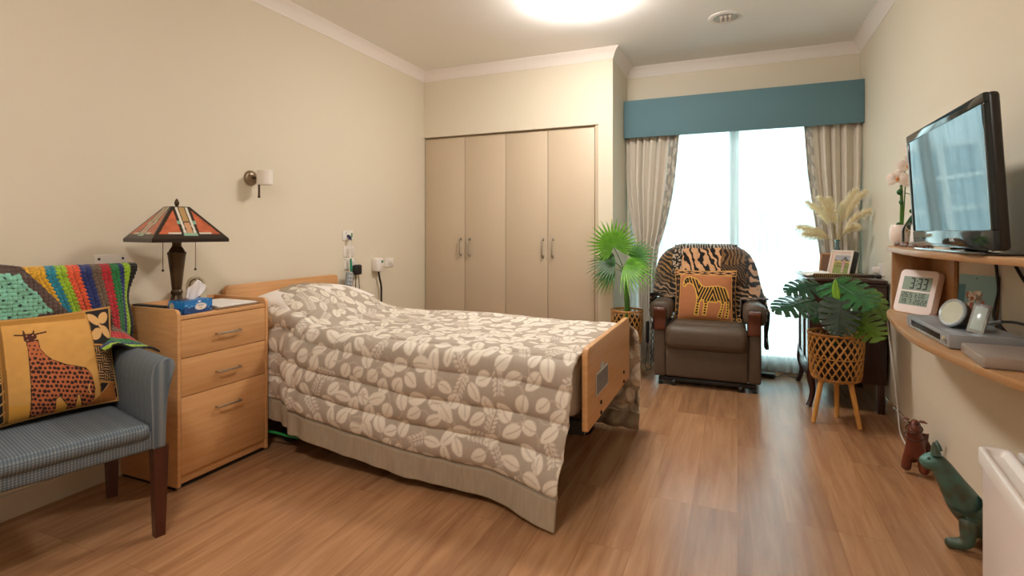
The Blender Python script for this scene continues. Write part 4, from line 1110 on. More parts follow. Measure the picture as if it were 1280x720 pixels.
# animal-print throw
def fur(X, Z):
    C = np.zeros(X.shape + (3,)); C[:] = lin('#2a211b')
    wx = X + .02 * (vnoise(X, Z, 14, 1) - .5); wz = Z + .02 * (vnoise(X, Z, 14, 2) - .5)
    n1 = vnoise(X, Z, 38, 3); n2 = vnoise(X, Z, 26, 4); n3 = vnoise(X * 1.6, Z, 70, 5)
    def tiger(msk, base, dark, ang, period, th=.15):
        ph = (wx * math.cos(ang) + wz * math.sin(ang)) / period + .9 * (vnoise(X, Z, 16, 6) - .5) + .5 * (vnoise(X, Z, 40, 7) - .5)
        C[msk] = lin(base); C[msk & (np.sin(2 * PI * ph) > th + .6 * (vnoise(X, Z, 18, 8) - .5))] = lin(dark)
    def leopard(msk, base, dark, sc):
        C[msk] = lin(base); C[msk & (vnoise(X * 1.2, Z, sc, 9) > .5)] = lin(dark)
        C[msk & (vnoise(X, Z, sc * 1.3, 10) > .68)] = lin('#0f0c0b')
    all_ = np.ones(X.shape, bool)
    leopard(all_, '#6f553a', '#1b1410', 46)
    m = wz > 1.045; tiger(m, '#b0a99e', '#141213', .2, .022, -.1)
    leopard((wx < -.40) & (wx > -.52) & (wz < 1.045) & (wz > .80), '#b9a58e', '#1b1715', 70)
    m = (wx < -.51) & (wz > .84); tiger(m, '#97703c', '#17110d', .9, .036, -.1)
    m = (wx > -.425) & (wx < -.11) & (wz > .845) & (wz < 1.045); tiger(m, '#d8a77c', '#0f0d0d', .35, .058, .25)
    m = (wx > -.12) & (wx < .05) & (wz > .92) & (wz < 1.045); tiger(m, '#85613a', '#20150f', .1, .030, .05)
    m = (wx > -.12) & (wx < .06) & (wz <= .92) & (wz > .76); tiger(m, '#2a2019', '#7a5a3a', .6, .02, .55)
    m = (wx < -.42) & (wz <= .84) & (wz > .74); tiger(m, '#7d5f3a', '#17110d', 1.1, .03, -.2)
    m = (wz <= .76); tiger(m, '#a88868', '#120f0e', 1.25, .034, -.35)
    m = (wx > .085) & (wz > .64) & (wz < .97); tiger(m, '#d0a07c', '#12100f', 1.45, .075, .0)
    m = (wz < .56) & ((wx > .10)); leopard(m, '#3d3530', '#0f0d0d', 60)
    C *= (1 + .25 * (n3 - .5))[..., None]
    return C
def throw():
    t = thing('throw_blanket', 'animal print patchwork plush throw draped over the recliner back', 'blanket', (xc, 4.72, .5))
    n, m_ = 260, 240
    u = np.linspace(-1, 1, n)[:, None]; v = np.linspace(-.5, 1, m_)[None, :]      # v<0: behind the back
    zf = np.interp(v, [-.5, -.06, 0, .06, 1], [.62, 1.05, 1.083, 1.07, .52]) + 0 * u
    zk = [.5, .58, .66, .74, .8, .88, .95, 1.0, 1.04, 1.07, 1.09]
    L = np.interp(zf, zk, [-.66, -.67, -.67, -.668, -.665, -.655, -.635, -.605, -.565, -.50, -.47]); Rr = np.interp(zf, zk, [.225, .222, .205, .180, .165, .150, .125, .095, .055, .0, -.03])
    lb = np.where(v < 0, .03, 0)
    X = L + lb + (Rr - lb - L - lb * 0) * (u + 1) / 2
    yf = np.interp(v, [-.5, -.06, -.03, 0, .03, .06, .4, .75, 1], [4.895, 4.885, 4.87, 4.82, 4.76, 4.725, 4.665, 4.60, 4.52])
    edge = np.abs(u) ** 5
    Y = yf + edge * np.where(v > 0, .13 * sstep(0, .1, v) * (1 - .0 * v), -.06)
    Y = Y + .008 * np.sin(X * 22 + zf * 13) * (v > .05) + .006 * (vnoise(X, zf, 24, 31) - .5)
    # sags onto the arm pads at the sides
    onarm = sstep(.22, .30, np.abs(X - xc)) * sstep(.75, .60, zf)
    Z = zf + onarm * np.maximum(0, .668 - zf) * sstep(.5, .62, zf) - 0.012 * np.abs(u) ** 8
    Z = np.where((np.abs(X - xc) > .24) & (Y < 4.72) & (v > 0), np.maximum(Z, .656), Z)
    P = np.stack([X, Y, Z], -1)
    colgrid('plush_panel', [(P, fur(X, zf))], M_plush, t, thick=.010, off=1)
    # sides that hang down outside the arms
    for sd, x0, zl, lab in ((1, .205, .30, 'right'), (-1, -.645, .40, 'left')):
        y = np.linspace(4.50, 4.82, 80)[:, None]; s = np.linspace(0, 1, 110)[None, :]
        bot = zl + .06 * np.sin(y * 21) + .25 * sstep(4.58, 4.50, y)
        zz = .672 - s * (.672 - bot)
        xx = x0 + sd * (-.05 * (1 - sstep(0, .14, s)) + .012 * np.sin(y * 40 + s * 3) * s + .012 * s)
        Pq = np.stack(np.broadcast_arrays(xx, y + .01 * s, zz), -1)
        XX = np.broadcast_to(y - 4.5 + .13, zz.shape)
        colgrid('hanging_side', [(Pq, fur(XX, zz))], M_plush, t, thick=.010, off=1)
throw()

def zebra(U, V):
    x, y = bilin(U, V, (238, 255), (665, 252), (690, 635), (268, 635))
    C = np.zeros(U.shape + (3,)); C[:] = lin('#b3734a'); C *= (1 + .08 * (vnoise(U, V, 24, 3) - .5))[..., None]
    b = [(305, 375), (312, 388), (322, 390), (332, 372), (352, 362), (378, 378), (396, 410), (404, 445), (410, 475), (408, 520), (402, 575), (402, 592), (428, 598), (428, 560), (432, 505), (440, 480), (455, 488), (462, 515), (458, 570), (455, 590), (480, 595), (482, 560), (486, 498), (510, 498), (540, 500), (562, 486), (578, 505), (574, 545), (562, 580), (556, 600), (582, 606), (588, 560), (598, 495), (612, 500), (612, 550), (604, 602), (626, 608), (630, 550), (630, 500), (626, 460), (614, 415), (596, 390), (545, 378), (500, 384), (462, 388), (440, 380), (420, 355), (400, 330), (352, 313), (328, 318), (314, 340), (308, 360)]
    g = inpoly(x, y, b); C[g] = lin('#d9a441')
    ph = np.where(x < 420, (x * .9 - y * .35) / 18, (x + .38 * np.abs(y - 385) * np.sign(515 - x)) / 20)
    ph = np.where((y > 490), y / 19, ph)
    st = g & (np.sin(2 * PI * ph) > -.42) & (polydist(x, y, b) > 4.5); C[st] = lin('#1b1411')
    C[g & (x < 345) & (y < 365) & (np.hypot(x - 333, y - 342) < 17) & (np.hypot(x - 333, y - 342) > 6)] = lin('#1b1411')
    d = polydist(x, y, b); C[d < 2.6] = lin('#e0b855')
    C[polydist(x, y, [(625, 470), (636, 500), (634, 535)], False) < 4] = lin('#1b1411')
    # border
    top = y < 300; C[top] = lin('#3a2418')
    zx = (x - 238) % 107
    C[top & (np.abs(y - 277) < 22 - np.abs(zx - 53) * .42)] = lin('#c99060')
    C[top & (np.abs(y - 277) < 10 - np.abs(zx - 53) * .3)] = lin('#24160f')
    for k in (258, 297): C[np.abs(y - k) < 3.2] = lin('#d3a052')
    le = (x < 284 + (y - 300) * .03) & (y >= 300); ri = (x > 637 + (y - 300) * .06) & (y >= 300)
    for mk in (le, ri):
        C[mk] = lin('#231710'); C[mk & ((y % 46) < 14) & (((x * 1.0) % 22) < 12)] = lin('#a97447')
    C[(np.abs(x - (284 + (y - 300) * .03)) < 2.5) & (y > 298)] = lin('#d3a052'); C[(np.abs(x - (637 + (y - 300) * .06)) < 2.5) & (y > 298)] = lin('#d3a052')
    C[(np.abs(y - 625) < 3)] = lin('#d3a052')
    return C
rot = Matrix.Rotation(math.radians(-90 + 3), 4, 'Z') @ Matrix.Rotation(math.radians(-14), 4, 'Y') @ Matrix.Rotation(math.radians(0), 4, 'X')
zc_ = make_cushion('cushion', 'orange tan cushion with a striped zebra sitting on the brown recliner', .465, .415, .13, zebra, (-.235, 4.475, .472), rot, '#b98a4a')
mb = MB()
for sx in (-1, 1):
    pts = [(-.235 + sx * .225, 4.47, .50), (-.235 + sx * .25, 4.455, .515), (-.235 + sx * .262, 4.45, .50), (-.235 + sx * .25, 4.45, .492), (-.235 + sx * .235, 4.46, .498)]
    MB().tube(pts, .0045, 8, smooth=5).build('corner_loop', bpy.data.materials['cushion_piping'], zc_)

# handset with coiled cord beside the recliner, adaptor behind it
hs = thing('recliner_handset', 'black handset with looped coil cord hanging at the left side of the recliner', 'remote', (-.655, 4.40, .3))
MB().box(-.672, -.650, 4.33, 4.38, .30, .47, .008, 3).build('body', M_black, hs)
pts = []
for k in range(90):
    s = k / 89; a = k * 1.25
    base = Vector((-.66, 4.36, .31)).lerp(Vector((-.675, 4.33, .12)), min(1, s * 2)) if s < .5 else Vector((-.675, 4.33, .12)).lerp(Vector((-.625, 4.34, .40)), (s - .5) * 2)
    if .42 < s < .58: base = Vector((-.675 + (s - .42) / .16 * .045, 4.33, .115 - .03 * math.sin((s - .42) / .16 * PI)))
    elif s >= .58: base = Vector((-.63, 4.33 + (s - .58) * .1, .115 + (s - .58) / .42 * .35))
    pts.append(base + Vector((math.cos(a) * .006, math.sin(a) * .006, 0)))
MB().tube(pts, .0035, 6).build('coil_cord', M_black, hs)
pa = thing('power_adaptor', 'black power adaptor lying on the floor right of the recliner', 'adaptor', (.23, 4.83, 0))
MB().box(-.075, .075, -.028, .028, .0, .036, .006, 2, M=Matrix.Translation((.205, 4.82, 0)) @ Matrix.Rotation(math.radians(-18), 4, 'Z')).build('body', M_black, pa)
MB().tube([(.275, 4.80, .018), (.30, 4.79, .02), (.33, 4.80, .035), (.365, 4.83, .03), (.40, 4.86, .008), (.45, 4.885, .006)], .0035, 6, smooth=5).build('cord', M_black, pa)
# ------------------------------------------------------------------ plants
def leaf_mat(name, c1, c2, trans=.25, rough=.35, scale=30):
    m = mat(name, c1, rough, var=.3, vscale=scale, color2=c2)
    nt = m.node_tree; L = nt.links.new; b = nt.nodes['Principled BSDF']; o = [n for n in nt.nodes if n.type == 'OUTPUT_MATERIAL'][0]
    t = nt.nodes.new('ShaderNodeBsdfTranslucent'); x = nt.nodes.new('ShaderNodeMixShader'); x.inputs['Fac'].default_value = trans
    src = b.inputs['Base Color'].links[0].from_socket; L(src, t.inputs['Color'])
    L(b.outputs[0], x.inputs[1]); L(t.outputs[0], x.inputs[2]); L(x.outputs[0], o.inputs['Surface'])
    return m
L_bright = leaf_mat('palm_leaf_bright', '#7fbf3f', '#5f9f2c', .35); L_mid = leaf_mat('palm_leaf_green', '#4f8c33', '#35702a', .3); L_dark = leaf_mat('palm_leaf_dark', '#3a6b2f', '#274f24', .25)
L_stem = leaf_mat('plant_stem', '#4f7f2d', '#3a651f', .05)
MO_green = leaf_mat('monstera_green', '#2f6b35', '#1e4f2a', .12, .22, 18); MO_dark = leaf_mat('monstera_dark', '#3a4a40', '#26352c', .05, .25, 18)
MO_lime = leaf_mat('monstera_lime', '#6f8f2f', '#4f7424', .2, .3, 18); MO_new = leaf_mat('monstera_new_leaf', '#96c23c', '#7fae34', .3, .3, 18)
MO_deep = leaf_mat('monstera_deep', '#1f4a30', '#173a28', .08, .2, 18)

def basket(t, cx, cy, r, z0, z1, legs, n=22, rb=.9, legspread=1.0):
    def rad(s):      # s 0..1 bottom to top
        return r * (rb + (1 - rb) * min(1, s * 1.4)) * (1 - .10 * max(0, (.16 - s) / .16) ** 2)
    mb = MB()
    turn = (z1 - z0) / r * .62
    for d in (-1, 1):
        for k in range(n):
            pts = []
            for i in range(15):
                s = i / 14; a = 2 * PI * k / n + d * turn * s
                rr = rad(s) + d * .0022
                pts.append((cx + rr * math.cos(a), cy + rr * math.sin(a), z0 + s * (z1 - z0)))
            mb.tube(pts, r * .042, 5, flat=.5)
    mb.build('woven_basket', M_bamboo, t)
    rm = MB()
    for s, h in ((1.0, .008), (.50, .004), (.05, .005)):
        rr = rad(s)
        rm.tube([(cx + (rr + .003) * math.cos(2 * PI * i / 40), cy + (rr + .003) * math.sin(2 * PI * i / 40), z0 + s * (z1 - z0)) for i in range(41)], h, 6, caps=False)
    rm.build('rim', M_bamboo_d, t)
    MB().lathe([(.0, 0), (rad(0) * .97, 0), (rad(.05) * .98, .008), (rad(.05) * .96, .010), (0, .010)], (cx, cy, z0), 32).build('base_disc', M_bamboo_d, t)
    for lx_, ly_ in legs:
        d = math.hypot(lx_ - cx, ly_ - cy); k = .45 * r / d * 1.3
        MB().tube([(cx + (lx_ - cx) * k, cy + (ly_ - cy) * k, z0 + .005), (lx_, ly_, 0.004)], [.0155, .0125], 14).build('leg', M_pine, t)
    return rad

px_, py_ = -.820, 4.325
pb = thing('planter', 'round woven bamboo planter on wooden legs between bed foot and recliner', 'planter', (px_, py_, 0))
basket(pb, px_, py_, .122, .285, .552, [(px_ - .10, py_ - .04), (px_ + .085, py_ - .06), (px_ + .01, py_ + .105)], n=18)
def fan_leaf(parent, m, hub, axis, normal, R, spread, n, droop, base, seed=0):
    hub = Vector(hub); ax = Vector(axis).normalized(); nm = Vector(normal); nm = (nm - ax * nm.dot(ax)).normalized(); sd = ax.cross(nm)
    r = random.Random(seed); mb = MB()
    for k in range(n):
        a = math.radians(-spread / 2 + spread * k / (n - 1)); d = ax * math.cos(a) + sd * math.sin(a); pe_ = nm.cross(d)
        Lk = R * (1 - .22 * (abs(a) / math.radians(spread / 2)) ** 2) * r.uniform(.93, 1.05)
        rows = []; NS = 9; wmax = Lk * math.radians(spread / n) * .5 * .62
        for i in range(NS + 1):
            s = i / NS
            w_ = wmax * min(1, s / .40 + .02) * (1 + .2 * max(0, .3 - s) / .3) if s < .40 else wmax * (1 - ((s - .40) / .60) ** 1.3 * .97)
            c = hub + d * (s * Lk) + nm * (.0) + Vector((0, 0, -1)) * droop * Lk * s ** 2.2 + nm * .03 * R * math.sin(s * 2)
            rows.append([c - pe_ * w_ + nm * w_ * .0, c + nm * -w_ * .55, c + pe_ * w_])
        mb.grid(rows)
    lf = mb.build('leaf', m, parent, angle=80)
    b = Vector(base); mid = (b + hub) / 2 + Vector((0, 0, .03))
    MB().tube([b, b.lerp(mid, .6) + Vector((0, 0, .02)), hub], [.005, .004, .003], 6, smooth=5).build('petiole', L_stem, lf)
fp = thing('fan_palm', 'bright green fan palm with pleated leaves growing in the woven planter', 'plant', (px_, py_, .30))
MB().lathe([(0, .29), (.095, .29), (.105, .50), (.098, .50), (.094, .488), (0, .487)], (px_, py_, 0), 28).build('pot', M_pot, fp)
MB().lathe([(0, .489), (.05, .492), (.092, .486)], (px_, py_, 0), 24).build('soil', M_soil, fp)
MB().tube([(px_, py_, .488), (px_ + .002, py_, .60), (px_ - .006, py_ - .005, .72), (px_ - .012, py_ - .005, .83)], [.024, .022, .021, .012], 12, smooth=4).build('stem', L_stem, fp)
st = (px_ - .010, py_ - .005, .80)
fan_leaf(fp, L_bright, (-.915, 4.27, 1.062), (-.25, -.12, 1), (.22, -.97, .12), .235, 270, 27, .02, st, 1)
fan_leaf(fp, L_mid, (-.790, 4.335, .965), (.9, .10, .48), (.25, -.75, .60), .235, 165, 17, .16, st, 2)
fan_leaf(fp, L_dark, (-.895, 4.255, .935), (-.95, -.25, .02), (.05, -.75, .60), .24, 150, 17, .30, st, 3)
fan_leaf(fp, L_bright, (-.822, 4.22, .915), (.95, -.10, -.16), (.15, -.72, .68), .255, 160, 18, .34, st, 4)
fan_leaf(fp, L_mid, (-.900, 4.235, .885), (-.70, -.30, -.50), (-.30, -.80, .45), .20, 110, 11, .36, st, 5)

# monstera
mx_, my_ = .558, 3.825
mp_ = thing('planter', 'woven bamboo planter on three splayed wooden legs in front of the dark cabinet', 'planter', (mx_, my_, 0))
basket(mp_, mx_, my_, .148, .272, .556, [(.432, 3.775), (.672, 3.742), (.583, 3.945)], n=22)
ms = thing('monstera_plant', 'monstera plant with glossy split leaves growing in the woven three legged planter', 'plant', (mx_, my_, .28))
MB().lathe([(0, .284), (.10, .284), (.118, .50), (.11, .50), (.106, .482), (0, .482)], (mx_, my_, 0), 28).build('pot', M_pot, ms)
MB().lathe([(0, .484), (.05, .487), (.105, .481)], (mx_, my_, 0), 24).build('soil', M_soil, ms)
def monstera(m, J, T_, normal, wid=.95, droop=.18, slits=6, seed=0, base=(mx_, my_, .48), fold=.15):
    J = Vector(J); T_ = Vector(T_); ax = (T_ - J); R = ax.length; ax.normalize()
    nm = Vector(normal); nm = (nm - ax * nm.dot(ax)).normalized(); sd = ax.cross(nm)
    NS, NT = 120, 20
    vs, fs = [], []
    def half(s): return float(np.interp(s, [0, .06, .16, .32, .5, .68, .84, .95, 1.0], [.20, .40, .52, .57, .53, .43, .28, .12, .015]))
    for i in range(NS + 1):
        s = i / NS; hw = half(s) * R * wid
        for j in range(-NT, NT + 1):
            t = j / NT; at = abs(t)
            l = R * s + hw * at * (-.62 + 1.15 * s ** .7) + R * .02
            w_ = hw * t * (1 - .10 * at)
            h = -droop * R * (s * s + .9 * at * at * .4) - fold * abs(w_) * .5 + .010 * R * math.sin((s - at * .15) * slits * 2 * PI) * at
            vs.append(J + ax * l + sd * w_ + nm * h)
    row = 2 * NT + 1
    for i in range(NS):
        s = (i + .5) / NS
        for j in range(2 * NT):
            t = (j + .5) / NT - 1; at = abs(t)
            k = s * (slits + .5) + .18 * (1 if t > 0 else -1) + .2
            fr_ = k - math.floor(k); s_in = .34 + .14 * math.sin(math.floor(k) * 2.3 + seed + (t > 0))
            if .10 < s < .93 and at > s_in and abs(fr_ - .5) < .06 + .20 * (at - s_in): continue
            a0 = i * row + j; fs.append((a0, a0 + row, a0 + row + 1, a0 + 1))
    mb = MB(); mb.add(vs, fs)
    lf = mb.build('leaf', m, ms, angle=80)
    b = Vector(base); md = b.lerp(J, .55) + Vector((0, 0, .04))
    MB().tube([b, md, J], [.006, .005, .0035], 6, smooth=6).build('petiole', L_stem, lf)
    rb_ = MB().tube([J + nm * .002 - nm * droop * R * t * t + ax * R * t for t in (0, .25, .5, .75, .97)], [.0032, .0028, .0022, .0016, .0008], 6)
    rb_.build('midrib', m, lf)
monstera(MO_deep, (.490, 3.98, .84), (.300, 3.86, .82), (-.15, -.62, .76), .95, .15, 6, 1)
monstera(MO_deep, (.445, 3.80, .752), (.225, 3.60, .745), (-.10, -.55, .82), .85, .15, 7, 2)
monstera(MO_green, (.545, 3.83, .872), (.705, 3.61, .775), (.05, -.72, .69), .95, .10, 7, 3)
monstera(MO_dark, (.562, 3.665, .772), (.530, 3.55, .600), (-.08, -.96, .28), 1.05, .08, 7, 4)
monstera(MO_lime, (.750, 3.93, .82), (.815, 3.80, .670), (.45, -.78, .42), .95, .10, 5, 5)
monstera(MO_lime, (.655, 3.78, .675), (.745, 3.62, .575), (-.05, -.80, .60), 1.0, .06, 6, 6)
monstera(MO_green, (.520, 3.93, .715), (.440, 3.89, .610), (-.35, -.85, .38), .80, .10, 4, 7)
monstera(MO_lime, (.535, 3.96, .725), (.475, 3.98, .630), (-.3, -.85, .4), .8, .10, 4, 8)
monstera(MO_deep, (.600, 3.96, .830), (.690, 4.03, .840), (.10, -.55, .82), .95, .15, 5, 9)
nl = MB()
rows = []
for i in range(13):
    s = i / 12; c = Vector((.557, 3.70, .74)).lerp(Vector((.543, 3.72, .90)), s) + Vector((-.006 * math.sin(s * PI), 0, 0)); w_ = .021 * math.sin(PI * min(1, s * .93 + .07)) ** .8
    rows.append([c + Vector((-w_, .006, 0)), c + Vector((-w_ * .5, -.006, 0)), c + Vector((0, -.002, 0)), c + Vector((w_ * .6, -.009, 0)), c + Vector((w_, .002, 0))])
nl.grid(rows); nl.build('young_leaf', MO_new, ms, angle=80)
MB().tube([(mx_, my_, .48), (.56, 3.74, .62), (.557, 3.70, .745)], .005, 6, smooth=5).build('young_stem', L_stem, ms)

# ------------------------------------------------------------------ dark cabinet
cb = thing('cabinet', 'dark mahogany cabinet with curved legs and glass doors against the right wall', 'cabinet', (.66, 4.46, 0))
cx0, cx1, cy0, cy1, ct = .445, .884, 4.105, 4.80, .868
MB().box(cx0 - .022, cx1 + .002, cy0 - .022, cy1 + .02, ct - .022, ct, .006, 3).box(cx0 - .010, cx1, cy0 - .010, cy1 + .010, ct - .046, ct - .0225, .008, 3).build('top', M_mahog, cb)
bd = MB()
bd.box(cx0 + .012, cx1, cy0, cy0 + .02, .19, ct - .046, .002); bd.box(cx0 + .012, cx1, cy1 - .02, cy1, .19, ct - .046, .002)
bd.box(cx1 - .015, cx1, cy0 + .02, cy1 - .02, .19, ct - .046); bd.box(cx0 + .02, cx1 - .015, cy0 + .02, cy1 - .02, .19, .21); bd.box(cx0 + .03, cx1 - .015, cy0 + .02, cy1 - .02, .52, .535)
bd.prism([(cy0, .24), (cy0, .19), (cy0 + .08, .165), (cy1 - .08, .165), (cy1, .19), (cy1, .24)], cx0 + .002, cx0 + .02, 'x', .002)
bd.box(cx0, cx0 + .02, cy0, cy0 + .04, .24, ct - .046, .003).box(cx0, cx0 + .02, cy1 - .04, cy1, .24, ct - .046, .003)
bd.build('body', M_mahog, cb)
M_cabglass = glass_mat('cabinet_glass', '#b9c2c2')
ym = (cy0 + cy1) / 2
for a, b in ((cy0 + .042, ym - .002), (ym + .002, cy1 - .042)):
    d = MB().box(cx0 - .004, cx0 + .016, a, a + .035, .245, ct - .05, .002).box(cx0 - .004, cx0 + .016, b - .035, b, .245, ct - .05, .002)
    d.box(cx0 - .003, cx0 + .015, a + .035, b - .035, .245, .285, .002).box(cx0 - .003, cx0 + .015, a + .035, b - .035, ct - .09, ct - .05, .002)
    do = d.build('door', M_mahog, cb)
    MB().box(cx0 + .004, cx0 + .008, a + .034, b - .034, .284, ct - .089).build('pane', M_cabglass, do)
    kx = (b - .018) if a < ym - .1 else (a + .018)
    MB().ball((cx0 - .016, kx, .60), .010, 12, s=(1, 1, 1.6)).tube([(cx0 - .002, kx, .60), (cx0 - .014, kx, .60)], .004, 8).build('knob', mat('knob_brown', '#5a2b1a', .3) if a < ym - .1 else bpy.data.materials['knob_brown'], do)
for lx_, ly_, fx, fy in ((cx0 + .018, cy0 + .02, -.022, -.014), (cx0 + .018, cy1 - .02, -.022, .014), (cx1 - .03, cy0 + .02, 0, 0), (cx1 - .03, cy1 - .02, 0, 0)):
    if fx:
        MB().tube([(lx_, ly_, .30), (lx_ - .006, ly_, .20), (lx_ + .004, ly_, .11), (lx_ + .3 * fx, ly_ + .3 * fy, .05), (lx_ + fx, ly_ + fy, .006)], [.024, .027, .019, .016, .019], 10, smooth=5).build('leg', M_mahog, cb)
    else:
        MB().box(lx_ - .02, lx_ + .02, ly_ - .018, ly_ + .018, 0, .2, .004).build('leg', M_mahog, cb)
# things on the cabinet
rn = thing('table_runner', 'dark patterned runner with frilled end spread on the mahogany cabinet top', 'table runner', (.6, 4.45, ct))
def run():
    n, m_ = 160, 110
    y = np.linspace(4.115, 4.72, n)[:, None]; x = np.linspace(.445, .80, m_)[None, :]
    Yg = np.broadcast_to(y, (n, m_)); Xg = np.broadcast_to(x, (n, m_)); Z = ct + .0035 + .0015 * np.sin(Xg * 50) * np.sin(Yg * 40) + .016 * np.clip(np.sin(Xg * 46 + 1), 0, 1) * sstep(4.36, 4.5, Yg) * sstep(.60, .47, Xg)
    C = np.zeros((n, m_, 3)); C[:] = lin('#3a322b'); C[vnoise(Xg, Yg, 60, 4) > .55] = lin('#75695a'); C[(np.abs(Yg - 4.135) < .01) & (np.sin(Xg * 2 * PI / .012) > 0)] = lin('#b08b3e'); C[np.abs(Yg - 4.16) < .006] = lin('#1a1512')
    return [(np.stack([Xg, Yg, Z], -1), C)]
colgrid('cloth', run(), M_col, rn, thick=.002, off=1)
ds = thing('decorated_stick', 'dark stick with yellow dots and a knob end on the cabinet top', 'ornament', (.65, 4.15, ct + .008))
MB().tube([(.475, 4.15, .888), (.60, 4.148, .888), (.80, 4.145, .889), (.815, 4.145, .889), (.825, 4.145, .889), (.845, 4.145, .889), (.862, 4.145, .889)], [.010, .012, .012, .014, .007, .015, .012], 12).build('stick', mat('stick_black', '#1b1512', .4), ds)
dd = MB()
for k in range(26):
    for a in (60, 110, 160, 200):
        x = .485 + k * .012; A_ = math.radians(a + (k % 2) * 25)
        dd.ball((x, 4.1485 - .0118 * math.cos(A_ - PI / 2) * .0 + .0118 * math.cos(A_), .888 + .0118 * math.sin(A_)), .0028, 6)
dd.build('dots', mat('ochre_paint', '#c79a45', .6), ds)
bk_ = thing('booklet', 'white booklet lying at the left end of the mahogany cabinet top', 'booklet', (.49, 4.30, ct + .004))
Mb = Matrix.Translation((.50, 4.30, ct + .022)) @ Matrix.Rotation(math.radians(8), 4, 'Z') @ Matrix.Rotation(math.radians(-7), 4, 'Y')
MB().box(-.075, .075, -.11, .11, 0, .004, .001, M=Mb).box(-.073, .073, -.108, .108, -.004, 0, .001, M=Mb).build('pages', M_paper, bk_)

def picture_field(U, V):   # portrait of someone in pink standing in a field with a rail fence
    C = np.zeros(U.shape + (3,)); C[:] = lin('#7d8a4c'); C[V < .34] = lin('#9a9aa0'); C[(V < .38) & (V > .12 + .25 * np.abs(np.sin(U * 4 + .5)))] = lin('#54585a'); C[V < .08] = lin('#c9c4c0')
    C[(V > .36) & (V < .5)] = lin('#b7a25a')
    for k in (.46, .62): C[np.abs(V - k - .03 * U) < .018] = lin('#6d5638')
    C[(np.abs(U - .25) < .015) & (V > .4) & (V < .72)] = lin('#6d5638')
    f = ((np.abs(U - .60) < .085) & (V > .36) & (V < .64)); C[f] = lin('#b98a94')
    C[((np.abs(U - .56) < .03) | (np.abs(U - .64) < .03)) & (V > .62) & (V < .93)] = lin('#c7a2a6'); C[np.hypot((U - .60) * .8, V - .30) < .05] = lin('#c79f85')
    C[(np.hypot((U - .60) * .8, V - .28) < .055) & (V < .285)] = lin('#5e4030')
    C *= (1 + .25 * (vnoise(U, V, 30, 6) - .5))[..., None]
    return C
def flat_picture(parent, name, M, w, h, fn, n=90, m_=110, lab=None):
    """picture surface facing local -y"""
    u = np.linspace(0, 1, n)[:, None]; v = np.linspace(0, 1, m_)[None, :]
    U = np.broadcast_to(u, (n, m_)); V = np.broadcast_to(v, (n, m_))
    P = np.stack([(U - .5) * w, 0 * U, (1 - V) * h], -1); A = np.array(M); P = P @ A[:3, :3].T + A[:3, 3]
    return colgrid(name, [(P, fn(U, V))], M_print, parent)
pf = thing('photo_frame', 'white photo frame with a figure in a field standing on the cabinet', 'photo frame', (.655, 4.40, ct + .004))
Mf = Matrix.Translation((.652, 4.385, ct + .006)) @ Matrix.Rotation(math.radians(-44), 4, 'Z') @ Matrix.Rotation(math.radians(-18), 4, 'X')
fm = MB().box(-.082, .082, -.006, .002, 0, .012, .002, M=Mf).box(-.082, .082, -.006, .002, .172, .184, .002, M=Mf).box(-.082, -.070, -.006, .002, .012, .172, .002, M=Mf).box(.070, .082, -.006, .002, .012, .172, .002, M=Mf)
fm.build('frame', mat('frame_white', '#d9cfc4', .4), pf)
MB().box(-.082, .082, .0022, .058, 0.0, .184, .002, M=Mf).build('box_side', mat('frame_black', '#1d1a19', .5), pf)
MB().box(-.070, -.045, -.0005, .0015, .012, .172, M=Mf).box(-.045, .070, -.0005, .0015, .158, .172, M=Mf).build('mount', mat('mount_pink', '#d3b7a6', .7), pf)
flat_picture(pf, 'picture', Mf @ Matrix.Translation((.0125, -.001, .012)), .115, .146, picture_field)
p2 = thing('photo_frame', 'brown wooden frame half hidden behind the white photo frame', 'photo frame', (.61, 4.51, ct + .004))
Mf2 = Matrix.Translation((.617, 4.512, ct + .006)) @ Matrix.Rotation(math.radians(-24), 4, 'Z') @ Matrix.Rotation(math.radians(-12), 4, 'X')
MB().box(-.07, .07, 0, .014, 0, .016, .003, M=Mf2).box(-.07, .07, 0, .014, .139, .155, .003, M=Mf2).box(-.07, -.054, 0, .014, .016, .139, .003, M=Mf2).box(.054, .07, 0, .014, .016, .139, .003, M=Mf2).build('frame', mat('brown_frame', '#9a6a3c', .4), p2)
MB().box(-.054, .054, .004, .012, .016, .139, M=Mf2).build('backing', mat('brown_backing', '#6b4a30', .7), p2)
va = thing('vase', 'small blue glass bottle vase holding pampas grass behind the photo frame', 'vase', (.682, 4.60, ct))
M_bglass = mat('blue_glass', '#9fc3cc', .05, trans=.75)
MB().lathe([(0, 0), (.034, 0), (.037, .006), (.037, .12), (.033, .15), (.018, .185), (.014, .20), (.014, .235), (.018, .24), (.018, .252), (.014, .252), (.011, .24), (.011, .20), (.03, .15), (.034, .12), (.034, .008), (0, .006)], (.682, 4.60, ct + .003), 28).build('bottle', M_bglass, va)
pg = thing('pampas_grass', 'cream dried pampas plumes fanning out of the blue glass vase', 'dried flowers', (.682, 4.60, ct + .2))
M_pamp = leaf_mat('pampas_plume', '#fffdf0', '#fbf0d0', .5, .9, 40); M_pst = mat('dried_stalk', '#b89f62', .8)
r = random.Random(9)
